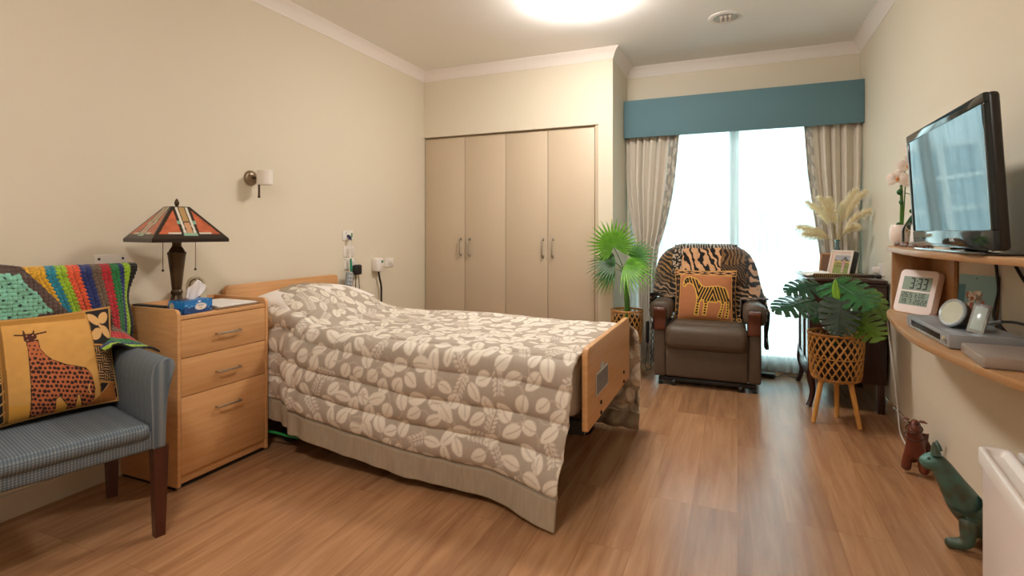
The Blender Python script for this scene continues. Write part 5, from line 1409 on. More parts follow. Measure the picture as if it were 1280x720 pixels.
for k, (tx, ty, tz, wd) in enumerate(((.425, 4.55, 1.215, .030), (.46, 4.50, 1.165, .026), (.49, 4.62, 1.40, .034), (.565, 4.58, 1.435, .030), (.625, 4.56, 1.425, .030), (.800, 4.62, 1.49, .032), (.858, 4.60, 1.475, .028), (.868, 4.52, 1.335, .028), (.79, 4.50, 1.225, .026), (.74, 4.66, 1.40, .030))):
    a = Vector((.682, 4.60, ct + .22)); b = Vector((tx, ty, tz)); c = a + Vector(((b.x - a.x) * .35, (b.y - a.y) * .35, (b.z - a.z) * .72 + .02))
    def bez(t): return a * (1 - t) ** 2 + c * 2 * t * (1 - t) + b * t * t
    mb = MB()
    for i in range(620):
        t = r.uniform(.30, 1.0); p = bez(t); d = (bez(min(1, t + .02)) - bez(t - .02)).normalized()
        side = Vector((r.gauss(0, 1), r.gauss(0, 1), r.gauss(0, 1))).normalized(); side = (side - d * side.dot(d)).normalized()
        Ls = r.uniform(.045, .085) * (1.15 - .6 * t); w_ = wd * 1.25 * math.sin(PI * min(1, (t - .25) * 1.22)) ** .6
        q1 = p + d * Ls * .5 + side * w_ * .8; q2 = p + d * Ls + side * w_ * 1.15 + Vector((0, 0, -.020))
        for q in (q1, q2):
            if q.x > .89: q.x = .89
        o = side.cross(d) * .0017
        mb.add([p - o, p + o, q1 + o * .9, q1 - o * .9, q2], [(0, 1, 2, 3), (3, 2, 4)])
    po = mb.build('plume', M_pamp, pg, angle=180)
    MB().tube([a - Vector((0, 0, .17)) + Vector((0, 0, .0)), a, bez(.25), bez(.5), bez(.75), bez(.97)], .0014, 5).build('stalk', M_pst, po)

# outlets and cords on the right wall
t = wall_plate(4.315, .925, .12, .075, 'wall_socket', 'white wall outlet on the right wall above the cabinet end', 'outlet', XR, -1)
MB().box(XR - .05, XR - .0095, 4.33, 4.37, .90, .94, .006).build('plug', M_white, t)
t = wall_plate(4.272, .80, .075, .075, 'wall_socket', 'small white wall socket beside the cabinet, below the larger outlet', 'outlet', XR, -1)
MB().box(XR - .03, XR - .0095, 4.255, 4.29, .775, .805, .006).build('plug', M_white, t)
t = thing('white_power_cable', 'white power cord hanging down the right wall beside the cabinet', 'cable', (XR - .02, 4.0, .0))
MB().tube([(XR - .028, 4.27, .785), (XR - .02, 4.22, .73), (XR - .012, 4.165, .69), (XR - .012, 4.08, .50), (XR - .012, 4.0, .36), (XR - .014, 3.92, .22), (XR - .022, 3.83, .09), (XR - .03, 3.75, .012), (XR - .05, 3.5, .006), (XR - .04, 3.3, .006)], .0045, 6, smooth=6).build('cord', M_white, t)
# ------------------------------------------------------------------ wall shelf unit with the television
def smooth2(pts, k=6):
    out = []
    for i in range(len(pts) - 1):
        p0, p1, p2, p3 = (Vector(pts[max(0, i - 1)]), Vector(pts[i]), Vector(pts[i + 1]), Vector(pts[min(len(pts) - 1, i + 2)]))
        for j in range(k):
            t = j / k; q = .5 * ((2 * p1) + (p2 - p0) * t + (2 * p0 - 5 * p1 + 4 * p2 - p3) * t * t + (3 * p1 - p0 - 3 * p2 + p3) * t ** 3); out.append((q.x, q.y))
    return out + [tuple(pts[-1])]
front = smooth2([(.80, 3.315), (.728, 3.285), (.690, 3.19), (.662, 3.065), (.618, 2.70), (.601, 2.373), (.625, 2.12), (.655, 1.91), (.684, 1.79), (.74, 1.60), (.83, 1.42), (.899, 1.36)])
outline = front + [(.899, 3.315)]
su = thing('wall_shelf_unit', 'bow fronted beech two tier wall shelf unit below and around the television', 'shelf unit', (.80, 2.4, .765))
MB().prism(outline, .764, .790, 'z', .004).build('lower_shelf', M_oakedge, su)
MB().prism(outline, 1.089, 1.112, 'z', .004).build('upper_shelf', M_oakedge, su)
MB().box(.722, .899, 3.25, 3.272, .790, 1.089, .002).build('end_panel', M_beech2 if 'M_beech2' in globals() else M_oakedge, su)
MB().box(.884, .899, 2.95, 3.25, .790, 1.089, .001).build('back_batten', M_oakedge, su)
MB().box(.74, .899, 1.52, 1.542, .790, 1.089, .002).build('divider_panel', M_oakedge, su)

# television
tv = thing('television', 'flat black television with glossy bezel standing on the upper wall shelf', 'television', (.69, 2.265, 1.112))
W_, Hh = .772, .445
MT = Matrix.Translation((.668, 2.265, 1.127)) @ Matrix.Rotation(math.radians(-90 - .6), 4, 'Z') @ Matrix.Rotation(math.radians(3.4), 4, 'X')
# local: x along the width (towards the camera), -y out of the screen, z up
M_bez = mat('glossy_bezel', '#1c2529', .07, spec=.45); M_scr = mat('tv_screen', '#0a0d10', .035, spec=.8); M_scr.node_tree.nodes['Principled BSDF'].inputs['Specular Tint'].default_value = (.50, .82, 1.0, 1)
M_tvback = mat('tv_back', '#161210', .35)
MB().box(-W_ / 2, W_ / 2, .0, .030, 0, Hh, .012, 3, M=MT).box(-W_ * .36, W_ * .36, .03, .06, .05, Hh * .8, .02, 3, M=MT).build('back_shell', M_tvback, tv)
b = .022
bz_ = MB().box(-W_ / 2 + .001, W_ / 2 - .001, -.010, .006, 0.001, .058, .004, 2, M=MT).box(-W_ / 2 + .001, W_ / 2 - .001, -.010, .006, Hh - b - .008, Hh - .001, .004, 2, M=MT)
bz_.box(-W_ / 2 + .001, -W_ / 2 + b, -.010, .006, .058, Hh - b - .008, .004, 2, M=MT).box(W_ / 2 - b, W_ / 2 - .001, -.010, .006, .058, Hh - b - .008, .004, 2, M=MT)
bo_ = bz_.build('bezel', M_bez, tv)
MB().box(-W_ / 2 + b, W_ / 2 - b, -.0065, .004, .058, Hh - b - .008, M=MT).build('screen', M_scr, tv)
def text_mesh(name, s, size, M, m, parent, depth=.0006):
    cu = bpy.data.curves.new(name, 'FONT'); cu.body = s; cu.size = size; cu.extrude = depth; cu.align_x = 'CENTER'
    o = bpy.data.objects.new(name + '_curve', cu); COL.objects.link(o)
    me = bpy.data.meshes.new_from_object(o.evaluated_get(bpy.context.evaluated_depsgraph_get()))
    bpy.data.objects.remove(o); bpy.data.curves.remove(cu)
    me.transform(WM[parent.name].inverted() @ M); me.materials.clear(); me.materials.append(m)
    q = bpy.data.objects.new(name, me); COL.objects.link(q); q.parent = parent; WM[q.name] = WM[parent.name]
    return q
M_logo = mat('logo_silver', '#dfe8ea', .4)
RX = Matrix.Rotation(PI / 2, 4, 'X')
text_mesh('logo', 'TEAC', .021, MT @ Matrix.Translation((.06, -.0108, .022)) @ RX, M_logo, bo_)
text_mesh('small_mark', 'HDMI', .009, MT @ Matrix.Translation((-.27, -.0108, .026)) @ RX, mat('mark_grey', '#5f7076', .4), bo_)
MB().prism([(.64, 1.93), (.80, 1.93), (.82, 1.99), (.82, 2.52), (.80, 2.58), (.64, 2.58), (.628, 2.50), (.628, 2.01)], 1.1125, 1.121, 'z', .002).build('stand_base', mat('stand_gloss', '#0b0c0e', .06, coat=1.0), tv)
MB().lathe([(.032, 0), (.030, .004), (.028, .05), (.028, .10), (.0, .10)], (.712, 2.18, 1.120), 24).box(.685, .74, 2.15, 2.21, 1.16, 1.25, .01).build('stand_neck', M_black, tv)
cbt = thing('television_cable', 'black cable lying on the upper shelf behind the television stand', 'cable', (.78, 2.1, 1.112))
MB().tube([(.74, 2.26, 1.22), (.80, 2.30, 1.15), (.77, 2.42, 1.119), (.74, 2.50, 1.126), (.79, 2.36, 1.122), (.82, 2.15, 1.117), (.79, 1.95, 1.126), (.85, 1.80, 1.117), (.885, 1.74, 1.117)], .0038, 6, smooth=6).build('cord', M_black, cbt)

# clock on the lower shelf
M_clk = mat('clock_case', '#ece2e2', .45); M_lcd = mat('lcd', '#8ea399', .25); M_seg = mat('lcd_segment', '#24322f', .5)
ck = thing('digital_clock', 'pale pink digital clock reading 3:33 leaning at the end of the lower shelf', 'clock', (.76, 3.09, .79))
nv = Vector((-.86, -.51, 0)).normalized(); ang = math.atan2(nv.x, -nv.y)          # local -y faces nv
MC = Matrix.Translation((.757, 3.085, .7925)) @ Matrix.Rotation(-ang if False else math.atan2(-nv.x, nv.y) + PI, 4, 'Z') @ Matrix.Rotation(math.radians(-15), 4, 'X')
cwid, chei = .205, .212
def rrect(x0, x1, z0, z1, r, k=6):
    p = []
    for cx, cz, a0 in ((x1 - r, z1 - r, 0), (x0 + r, z1 - r, 90), (x0 + r, z0 + r, 180), (x1 - r, z0 + r, 270)):
        for i in range(k + 1):
            a = math.radians(a0 + 90 * i / k); p.append((cx + r * math.cos(a), cz + r * math.sin(a)))
    return p
cs = MB().prism(rrect(-cwid / 2, cwid / 2, 0, chei, .024), 0, .034, 'y', .003, M=MC).build('case', M_clk, ck)
l1 = MB().box(-.076, .076, -.0012, .004, .112, .178, M=MC).build('time_display', M_lcd, ck)
l2 = MB().box(-.076, .076, -.0012, .004, .040, .104, M=MC).build('date_display', M_lcd, ck)
SEG = {'0': 'abcdef', '1': 'bc', '2': 'abged', '3': 'abgcd', '4': 'fgbc', '5': 'afgcd', '6': 'afgedc', '7': 'abc', '8': 'abcdefg', '9': 'abcdfg', 'T': 'fegd', 'U': 'fedcb', 'E': 'afged', '-': 'g'}
def digits(mb, s, x, z, w, h, gap, th):
    for ch in s:
        if ch == ':':
            for zz in (z + h * .3, z + h * .68): mb.box(x + gap * .1, x + gap * .1 + th, -.0022, -.001, zz, zz + th, M=MC)
            x += gap * .9; continue
        if ch == '.': mb.box(x - gap * .25, x - gap * .25 + th, -.0022, -.001, z, z + th, M=MC); x += gap * .5; continue
        if ch == ' ': x += w * .8; continue
        for q in SEG[ch]:
            R_ = {'a': (x + th * .3, x + w - th * .3, z + h - th, z + h), 'g': (x + th * .5, x + w - th * .5, z + h / 2 - th / 2, z + h / 2 + th / 2), 'd': (x + th * .3, x + w - th * .3, z, z + th),
                  'f': (x, x + th, z + h / 2 + .0006, z + h - th * .3), 'b': (x + w - th, x + w, z + h / 2 + .0006, z + h - th * .3), 'e': (x, x + th, z + th * .3, z + h / 2 - .0006), 'c': (x + w - th, x + w, z + th * .3, z + h / 2 - .0006)}[q]
            mb.box(R_[0], R_[1], -.0022, -.001, R_[2], R_[3], M=MC)
        x += w + gap
mb = MB(); digits(mb, '3:33', -.034, .119, .022, .053, .0085, .0058); mb.build('digits', M_seg, l1)
mb = MB(); digits(mb, '26.5 TUE', -.066, .076, .0135, .023, .006, .0026); digits(mb, '19 7 2022', -.068, .046, .0125, .023, .0052, .0026); mb.build('digits', M_seg, l2)

# player, slim box, mirror, small display, card
dv = thing('dvd_player', 'silver disc player lying on the lower shelf in front of the pink clock', 'dvd player', (.75, 2.45, .79))
M_sil = mat('silver_case', '#a3a9af', .3, .35)
MD = Matrix.Translation((.648, 2.690, .7925)) @ Matrix.Rotation(math.radians(-90), 4, 'Z')     # local x runs towards the camera, y into the wall
MB().box(0, .485, 0, .205, 0, .046, .004, M=MD).build('case', M_sil, dv)
MB().box(.07, .40, -.0015, .003, .014, .034, .001, M=MD).build('disc_tray', M_black, dv)
MB().box(.075, .395, -.003, .0, .009, .014, .001, M=MD).build('trim_strip', mat('bright_strip', '#cfd8de', .15, .9), dv)
MB().tube([MD @ Vector((.44, .001, .028)), MD @ Vector((.44, -.005, .028))], .007, 12).build('knob', mat('cream_knob', '#cfc4a2', .4), dv)
MB().box(.455, .462, -.0015, .001, .012, .016, M=MD).box(.455, .462, -.0015, .001, .02, .024, M=MD).build('button', M_black, dv)
sb = thing('set_top_box', 'flat silver grey box in front of the disc player near the shelf front', 'set top box', (.78, 2.16, .79))
MS = Matrix.Translation((.668, 2.172, .7925)) @ Matrix.Rotation(math.radians(-5), 4, 'Z')
MB().prism([(0, 0), (.225, -.012), (.225, -.24), (.0, -.24)][::-1], 0, .001, 'z', M=MS).prism(rrect(0, .225, -.24, -.002, .006), 0, .030, 'z', .004, M=MS).build('case', mat('warm_silver', '#a4978c', .38, .25), sb)
mr = thing('round_mirror', 'small round mirror with pale rim standing on the disc player', 'mirror', (.705, 2.365, .84))
MM = Matrix.Translation((.705, 2.365, .893)) @ Matrix.Rotation(math.atan2(-.85, .45), 4, 'Z') @ Matrix.Rotation(math.radians(-20), 4, 'X') @ Matrix.Rotation(PI / 2, 4, 'X')
# local z points out of the mirror face
MB().lathe([(.041, .004), (.046, .007), (.050, .003), (.050, -.004), (.046, -.006), (.041, -.004), (.041, .004)], n=40, M=MM, caps=False).build('rim', mat('mirror_rim', '#c3d2da', .3, .3), mr)
MB().lathe([(0, .0035), (.0415, .0035), (.0415, 0), (0, 0)], n=40, M=MM).build('mirror_glass', mat('mirror_glass', '#dcebf0', .02, 1.0), mr, smooth=False)
MB().lathe([(.0, -.002), (.045, -.002), (.044, -.03), (.034, -.042), (.0, -.044)], n=32, M=MM).build('housing', mat('bronze_housing', '#6b5a4a', .35, .6), mr)
MB().prism([(-.03, 0), (.03, 0), (.02, .02), (-.02, .02)], -.02, .02, 'y', .003, M=Matrix.Translation((.727, 2.377, .8395))).build('foot', mat('bronze_housing_foot', '#4f5b60', .3, .5), mr)
sd_ = thing('small_display', 'small silver framed display on a black prop beside the round mirror', 'display', (.735, 2.265, .838))
MP = Matrix.Translation((.735, 2.265, .8385)) @ Matrix.Rotation(math.radians(-30), 4, 'Z') @ Matrix.Rotation(math.radians(10), 4, 'Y') @ Matrix.Rotation(math.radians(-18), 4, 'X')
MB().box(-.024, .024, -.006, .010, 0, .105, .004, M=MP).build('case', mat('case_silver', '#a9b0b2', .25, .7), sd_)
MB().box(-.0165, .0165, -.0072, -.005, .012, .092, .001, M=MP).build('screen', mat('pale_screen', '#c9dcdc', .15), sd_)
MB().box(-.018, .018, .010, .016, .004, .100, .002, M=MP).box(-.008, .008, 0, .006, -.055, .03, .002, M=MP @ Matrix.Translation((.0, .018, .052)) @ Matrix.Rotation(math.radians(38), 4, 'X')).build('prop', M_black, sd_)
def flowers(U, V):
    C = np.zeros(U.shape + (3,)); C[:] = lin('#7fa9ad'); C *= (1.15 - .35 * V)[..., None]
    C[(U < .18) & (V > .18) & (V < .5)] = lin('#2e6f80')
    rr = random.Random(4)
    for k in range(160):
        a, b_ = rr.gauss(.42, .17), rr.uniform(.30, .95); 
        if abs(a - .45) > .16 + .35 * (b_ - .25): continue
        c = rr.choice(['#d8cfc4', '#c9b29f', '#b98a78', '#e5ded6', '#8a6a58', '#a55a3c']); C[np.hypot((U - a), (V - b_) * 1.4) < rr.uniform(.025, .06)] = lin(c)
    C[(np.abs(U - .42) < .03) & (V > .7)] = lin('#7a4a32'); C[(V > .62) & (U > .72)] = lin('#8f9c98')
    C[np.hypot(U - .45, (V - .06) * 1.4) < .02] = lin('#2a3b40')
    return C
cd = thing('picture_card', 'teal picture card with a bunch of flowers propped behind the small mirror', 'picture', (.84, 2.59, .79))
MK = Matrix.Translation((.838, 2.592, .7925)) @ Matrix.Rotation(math.atan2(-.12, .08), 4, 'Z') @ Matrix.Rotation(math.radians(-7), 4, 'X')
MB().box(-.073, .073, .001, .012, 0, .222, .001, M=MK).build('board', mat('card_edge', '#7d5a38', .6), cd)
flat_picture(cd, 'picture', MK, .146, .222, flowers, 110, 150)
for k, (nm_, lab, pts) in enumerate((('black_cable', 'black cable looping down behind the teal picture card on the shelf', [(.893, 2.56, 1.088), (.893, 2.55, 1.04), (.893, 2.535, .985), (.880, 2.50, .95), (.862, 2.47, .915), (.855, 2.46, .87), (.87, 2.42, .83), (.885, 2.38, .80)]),
                          ('black_cable', 'black cable slanting along the shelf back from below the television', [(.893, 2.44, 1.088), (.893, 2.40, 1.06), (.893, 2.33, 1.01), (.893, 2.22, .965), (.893, 2.10, .92), (.890, 2.0, .88)]))):
    t = thing(nm_, lab, 'cable', pts[-1]); MB().tube(pts, .0055, 8, smooth=6).build('cord', M_black, t)
t = thing('plug_lead', 'grey plug on a black lead lying behind the small display', 'cable', (.86, 2.38, .85))
MB().tube([(.80, 2.40, .850), (.845, 2.375, .868)], [.0045, .0075], 10).build('plug', M_grey, t)
MB().tube([(.845, 2.375, .868), (.868, 2.33, .873), (.885, 2.25, .868), (.892, 2.15, .845), (.892, 2.0, .82)], .0048, 8, smooth=5).build('lead', M_black, t)
t = thing('pen', 'silver pen lying at the front of the lower shelf', 'pen', (.78, 2.0, .795))
MB().tube([(.745, 2.055, .7955), (.752, 2.05, .7955), (.86, 1.93, .7955), (.872, 1.915, .7955)], [.0015, .0045, .0045, .002], 10).build('barrel', mat('pen_silver', '#a9a5a0', .2, .8), t)
MB().box(-.002, .002, 0, .035, .004, .006, M=Matrix.Translation((.83, 1.962, .7955)) @ Matrix.Rotation(math.radians(-138), 4, 'Z')).build('clip', M_chrome, t)

# orchid, glass dome and beads at the shelf end
oc = thing('orchid', 'pale pink orchid in a white pot at the end of the upper shelf', 'plant', (.735, 3.15, 1.112))
ox, oy = .733, 3.15
MB().lathe([(0, .0), (.026, .0), (.030, .004), (.043, .035), (.0465, .06), (.043, .085), (.035, .103), (.031, .103), (.036, .085), (.03, .07), (0, .07)], (ox, oy, 1.112), 32).build('pot', mat('glazed_pot', '#ece0d8', .2), oc)
MB().lathe([(0, .088), (.033, .086)], (ox, oy, 1.112), 20).build('moss', M_soil, oc)
MB().tube([(ox + .004, oy, 1.19), (ox + .006, oy, 1.30), (ox + .004, oy, 1.41)], [.008, .0075, .006], 10).build('stake', L_stem, oc)
MB().tube([(ox + .008, oy - .01, 1.20), (ox + .014, oy - .012, 1.33), (ox + .016, oy - .02, 1.43), (ox + .01, oy - .03, 1.50), (ox + .03, oy - .05, 1.53), (ox + .06, oy - .07, 1.54)], .0028, 6, smooth=5).tube([(ox + .014, oy - .012, 1.37), (ox + .04, oy - .03, 1.355), (ox + .055, oy - .04, 1.30), (ox + .05, oy - .045, 1.26)], .002, 6, smooth=5).build('stem', L_stem, oc)
for c, r_ in (((ox - .004, oy - .01, 1.375), .014), ((ox + .045, oy - .035, 1.352), .013), ((ox + .002, oy - .008, 1.325), .010), ((ox + .052, oy - .04, 1.30), .010), ((ox + .035, oy - .04, 1.28), .009), ((ox - .008, oy - .005, 1.215), .011)):
    MB().ball(c, r_, 12, s=(1, 1, 1.15)).build('bud', MO_green, oc)
M_pet = leaf_mat('orchid_petal', '#f9f3ee', '#f3e2da', .3, .6, 30); M_lip = mat('orchid_lip', '#d08a4a', .5)
def orchid_flower(c, R, fx, fz, name='flower'):
    c = Vector(c); nm = Vector((fx, -.9, fz)).normalized(); s1 = nm.cross(Vector((0, 0, 1))).normalized(); s2 = s1.cross(nm)
    mb = MB()
    for a, Ln, W in ((90, 1, .75), (215, 1, .7), (325, 1, .7), (15, 1.05, 1.25), (165, 1.05, 1.25)):
        a = math.radians(a); d = s1 * math.cos(a) + s2 * math.sin(a); p = nm.cross(d); rows = []
        for i in range(8):
            s = i / 7; w_ = R * W * .45 * math.sin(PI * min(1, s * .93 + .05)) ** .75
            q = c + d * R * Ln * s + nm * (.18 * R * math.sin(PI * s)); rows.append([q - p * w_ - nm * .06 * R, q - p * w_ * .5, q, q + p * w_ * .5, q + p * w_ - nm * .06 * R])
        mb.grid(rows)
    f = mb.build(name, M_pet, oc, angle=180)
    MB().ball(c + nm * .006, R * .17, 10).tube([c + nm * .005, c + nm * .012 - s2 * R * .35], [R * .13, R * .05], 8).build('lip', M_lip, f)
for c, R, fx, fz in (((ox - .018, oy - .03, 1.437), .046, -.3, .05), ((ox + .035, oy - .045, 1.425), .044, .1, -.1), ((ox + .02, oy - .045, 1.495), .045, -.1, .1), ((ox + .05, oy - .06, 1.525), .048, .15, .1), ((ox + .045, oy - .05, 1.57), .042, .0, .3)):
    orchid_flower(c, R, fx, fz)
for tx, tz, k in ((.085, 1.265, 1), (.10, 1.23, 2)):
    rows = []
    for i in range(9):
        s = i / 8; q = Vector((ox + .01 + tx * s, oy - .02 - .07 * s * k * .7, 1.20 + (tz - 1.20) * math.sin(s * 1.9) )); w_ = .028 * math.sin(PI * min(1, s * .92 + .06)) ** .7
        rows.append([q + Vector((0, 0, -w_)), q + Vector((-.004, -.01, 0)), q + Vector((.0, 0, w_))])
    MB().grid(rows).build('leaf', MO_deep, oc, angle=180)
gd = thing('glass_dome', 'small glass dome with gold dried flowers beside the orchid pot', 'ornament', (.742, 3.02, 1.112))
gx, gy = .742, 3.015
MB().lathe([(0, 0), (.036, 0), (.038, .004), (.036, .010), (0, .010)], (gx, gy, 1.1125), 28).build('base', mat('dome_base', '#cfc6bc', .4), gd)
MB().lathe([(.034, .010), (.034, .07), (.031, .088), (.022, .103), (.010, .110), (0, .112)], (gx, gy, 1.1125), 28).build('dome', glass_mat('dome_glass', '#f2f6f6'), gd)
g = MB(); rr = random.Random(6)
for k in range(12):
    q = Vector((gx + rr.uniform(-.016, .016), gy + rr.uniform(-.016, .016), 1.1125 + rr.uniform(.035, .085))); g.tube([(gx, gy, 1.122), q], .0012, 5).ball(q, .006, 8)
g.build('gold_flowers', mat('gold_flowers', '#a9813f', .5), gd)
wc = thing('white_card', 'white card in a dark edge standing between the glass dome and television', 'card', (.755, 2.93, 1.1125))
Mw = Matrix.Translation((.752, 2.925, 1.1145)) @ Matrix.Rotation(math.radians(-35), 4, 'Z') @ Matrix.Rotation(math.radians(-14), 4, 'X')
MB().box(-.04, .04, 0, .003, 0, .10, .001, M=Mw).build('card_sheet', M_paper, wc); MB().box(-.044, .044, .0032, .008, 0, .104, .001, M=Mw).build('card_backing', M_grey, wc)
bd_ = thing('bead_string', 'string of grey and red beads lying on the upper shelf by the dome', 'beads', (.70, 2.92, 1.1125))
g = MB()
for k in range(46):
    s = k / 45; g.ball((.695 + .022 * math.sin(k * 1.9) + .03 * s, 3.02 - .30 * s + .014 * math.cos(k * 2.3), 1.1205 + .008 * (k % 3 == 0)), .0085, 8, mi=0 if (k * 7) % 5 else 1)
g.build('beads', [mat('bead_grey', '#8f8784', .5), mat('bead_red', '#7a4a40', .5)], bd_)

# ------------------------------------------------------------------ floor figures and white box
def skin_obj(name, J, E, root, m, parent, sub=2, M=None):
    names = list(J); me = bpy.data.meshes.new(name)
    Mi = WM[parent.name].inverted() if parent is not None else Matrix.Identity(4)
    me.from_pydata([tuple(Mi @ Vector(J[k][0])) for k in names], [(names.index(a), names.index(b_)) for a, b_ in E], [])
    o = bpy.data.objects.new(name, me); COL.objects.link(o)
    s = o.modifiers.new('Skin', 'SKIN'); s.use_smooth_shade = True; s.branch_smoothing = .6
    for k, n_ in enumerate(names):
        r_ = J[n_][1]; r_ = r_ if isinstance(r_, tuple) else (r_, r_)
        me.skin_vertices[0].data[k].radius = r_; me.skin_vertices[0].data[k].use_root = (n_ == root)
    u_ = o.modifiers.new('Sub', 'SUBSURF'); u_.levels = sub; u_.render_levels = sub
    dg = bpy.context.evaluated_depsgraph_get(); m2 = bpy.data.meshes.new_from_object(o.evaluated_get(dg))
    o.modifiers.clear(); o.data = m2; m2.name = name; m2.materials.clear(); m2.materials.append(m)
    m2.polygons.foreach_set('use_smooth', [True] * len(m2.polygons))
    if parent is not None: o.parent = parent; WM[o.name] = WM[parent.name]
    else: WM[o.name] = Matrix.Identity(4)
    return o
M_brown = mat('stitched_leather', '#6e331f', .4, var=.35, vscale=18, bump=.2, bscale=90)
bl = thing('animal_figurine', 'reddish brown leather camel like animal figurine standing on the floor by the wall', 'figurine', (.80, 3.17, 0), math.radians(0))
fw = Vector((-.42, -.90, 0)).normalized(); rt = Vector((fw.y, -fw.x, 0))      # facing, its left/right
o_ = Vector((.793, 3.150, 0))
def Bp(f_, s_, z): q = o_ + fw * f_ + rt * s_; return (q.x, q.y, z)
J = {'chest': (Bp(-.01, 0, .150), (.048, .048)), 'mid': (Bp(-.075, 0, .150), (.046, .050)), 'rump': (Bp(-.135, 0, .145), (.044, .044)), 'hump': (Bp(-.085, 0, .195), .026),
     'neck': (Bp(.012, 0, .205), (.034, .036)), 'poll': (Bp(.018, 0, .262), (.029, .029)), 'crown': (Bp(.008, 0, .288), .018), 'nose': (Bp(.040, 0, .236), (.022, .024)), 'muz': (Bp(.046, 0, .205), (.020, .018)),
     'fl1': (Bp(.0, .034, .09), .025), 'fl2': (Bp(.002, .036, .012), .023), 'fr1': (Bp(.0, -.034, .09), .025), 'fr2': (Bp(.002, -.036, .012), .023),
     'bl1': (Bp(-.125, .034, .085), .025), 'bl2': (Bp(-.125, .036, .012), .023), 'br1': (Bp(-.125, -.034, .085), .025), 'br2': (Bp(-.125, -.036, .012), .023)}
E_ = [('chest', 'mid'), ('mid', 'rump'), ('mid', 'hump'), ('chest', 'neck'), ('neck', 'poll'), ('poll', 'crown'), ('poll', 'nose'), ('nose', 'muz'), ('chest', 'fl1'), ('fl1', 'fl2'), ('chest', 'fr1'), ('fr1', 'fr2'), ('rump', 'bl1'), ('bl1', 'bl2'), ('rump', 'br1'), ('br1', 'br2')]
body = skin_obj('body', J, E_, 'mid', M_brown, bl)
for s_ in (-1, 1):
    MB().tube([Bp(.012, s_ * .020, .270), Bp(.014, s_ * .036, .271), Bp(.016, s_ * .050, .268)], [.009, .010, .004], 10, flat=.6).build('ear', M_brown, bl)
    MB().ball(Bp(.041, s_ * .016, .262), .0055, 10).build('eye', M_black, bl)
M_dkl = mat('dark_leather_strap', '#4a1f12', .4)
def ring(f_, z, r1, r2, tilt): return [Bp(f_ + r2 * math.cos(a) , r1 * math.sin(a), z + tilt * math.cos(a)) for a in np.linspace(0, 2 * PI, 25)]
MB().tube(ring(.022, .232, .033, .036, -.012), .003, 6).tube(ring(.008, .195, .041, .040, -.012), .003, 6).build('halter', M_dkl, bl)

M_verd = mat('verdigris_bronze', '#4c7d74', .45, var=.5, vscale=13, color2='#4a3d26', metal=.15, bump=.25, bscale=60)
ct_ = thing('animal_figurine', 'green patinated cat figurine sitting on the floor beside the white box', 'figurine', (.77, 2.50, 0))
J = {'belly': ((.806, 2.520, .120), (.066, .056)), 'rump': ((.836, 2.545, .068), (.060, .056)), 'chest': ((.770, 2.495, .190), (.056, .052)), 'neck': ((.732, 2.503, .258), (.052, .054)), 'head': ((.697, 2.508, .314), (.048, .046)), 'snout': ((.664, 2.500, .300), (.032, .029)), 'nose': ((.645, 2.494, .291), (.020, .019)),
     'sh': ((.778, 2.474, .135), .036), 'kn': ((.781, 2.466, .075), .028), 'an': ((.782, 2.466, .030), .027), 'paw': ((.740, 2.474, .022), (.025, .020)), 'toe': ((.712, 2.478, .018), (.021, .016)),
     'sh2': ((.806, 2.540, .135), .034), 'kn2': ((.814, 2.540, .075), .027), 'an2': ((.818, 2.540, .028), .026), 'paw2': ((.782, 2.546, .022), (.022, .019)),
     'tail1': ((.866, 2.60, .026), .018), 'tail2': ((.845, 2.66, .018), .014)}
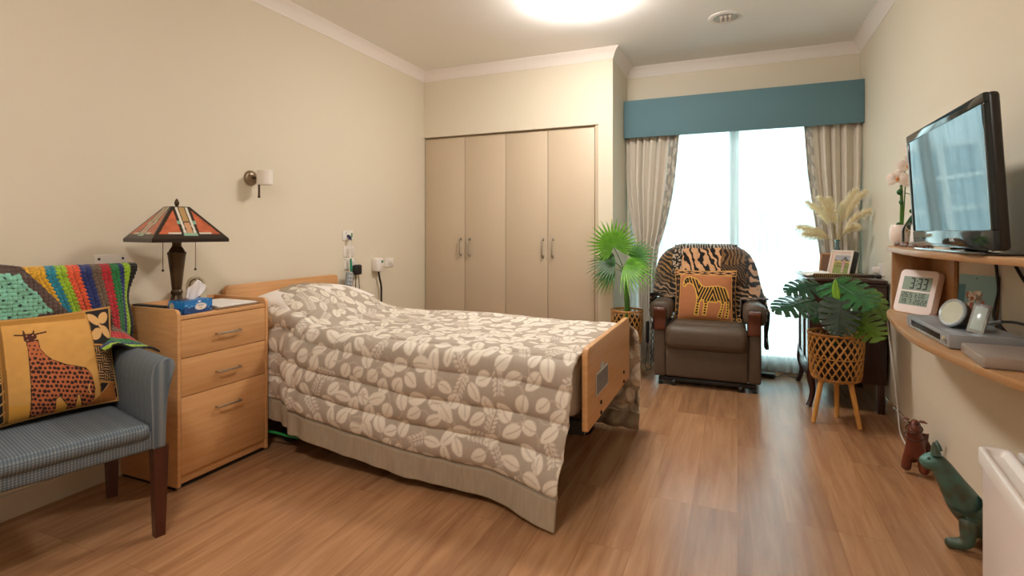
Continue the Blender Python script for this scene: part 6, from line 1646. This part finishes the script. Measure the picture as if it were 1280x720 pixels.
E_ = [('belly', 'rump'), ('belly', 'chest'), ('chest', 'neck'), ('neck', 'head'), ('head', 'snout'), ('snout', 'nose'), ('chest', 'sh'), ('sh', 'kn'), ('kn', 'an'), ('an', 'paw'), ('paw', 'toe'), ('chest', 'sh2'), ('sh2', 'kn2'), ('kn2', 'an2'), ('an2', 'paw2'), ('rump', 'tail1'), ('tail1', 'tail2')]
skin_obj('body', J, E_, 'belly', M_verd, ct_)
for a, b_, c in (((.690, 2.484, .342), (.681, 2.480, .386), .0), ((.708, 2.532, .340), (.708, 2.541, .376), .0)):
    MB().tube([a, Vector(a).lerp(Vector(b_), .45), b_], [.021, .016, .003], 12, flat=.8).build('ear', M_verd, ct_)
for y in (2.482, 2.526): MB().ball((.668, y, .322), .006, 10).build('eye', mat('patina_dark', '#233a34', .4), ct_) if y < 2.5 else MB().ball((.668, y - .004, .322), .006, 10).build('eye', bpy.data.materials['patina_dark'], ct_)

M_box = mat('white_box_plastic', '#e6dcd8', .3)
wb = thing('white_storage_box', 'white plastic box with a recessed lid at the right beside the green figurine', 'box', (.72, 1.7, 0))
A0 = Vector((.653, 1.995, 0)); ea = Vector((-.129, -.9916, 0)); eb = Vector((.9916, -.129, 0))
MX = Matrix(((eb.x, -ea.x, 0, A0.x), (eb.y, -ea.y, 0, A0.y), (0, 0, 1, 0), (0, 0, 0, 1)))     # local x into the wall, -y towards the camera
Lb, Db = .62, .215
MB().box(.010, Db, -Lb, -.010, .0, .505, .006, 3, M=MX).build('body', M_box, wb)
def tray(x0, x1, z0, z1, name):
    r_ = .012
    n = 24
    mb = MB()
    rings = []
    for ins, z in ((0, z0), (0, z1 - .005), (.004, z1), (.013, z1), (.019, z1 - .005), (.026, z1 - .017)):
        p = rrect(x0 + ins, x1 - ins, -Lb + ins, -ins, max(.004, .018 - ins * .4), 6); rings.append([MX @ Vector((a, b_, z)) for a, b_ in p + p[:1]])
    mb.grid(rings)
    k = len(rings[0]); o2 = len(mb.v) - k
    mb.f.append(tuple(range(o2, o2 + k - 1))); mb.m.append(0); mb.f.append(tuple(range(k - 2, -1, -1))); mb.m.append(0)
    return mb.build(name, M_white, wb, angle=50)
tray(0, .078, .507, .551, 'front_lid')
MB().box(.090, Db, -Lb, -.002, .507, .549, .005, 3, M=MX).build('rear_lid', M_white, wb)
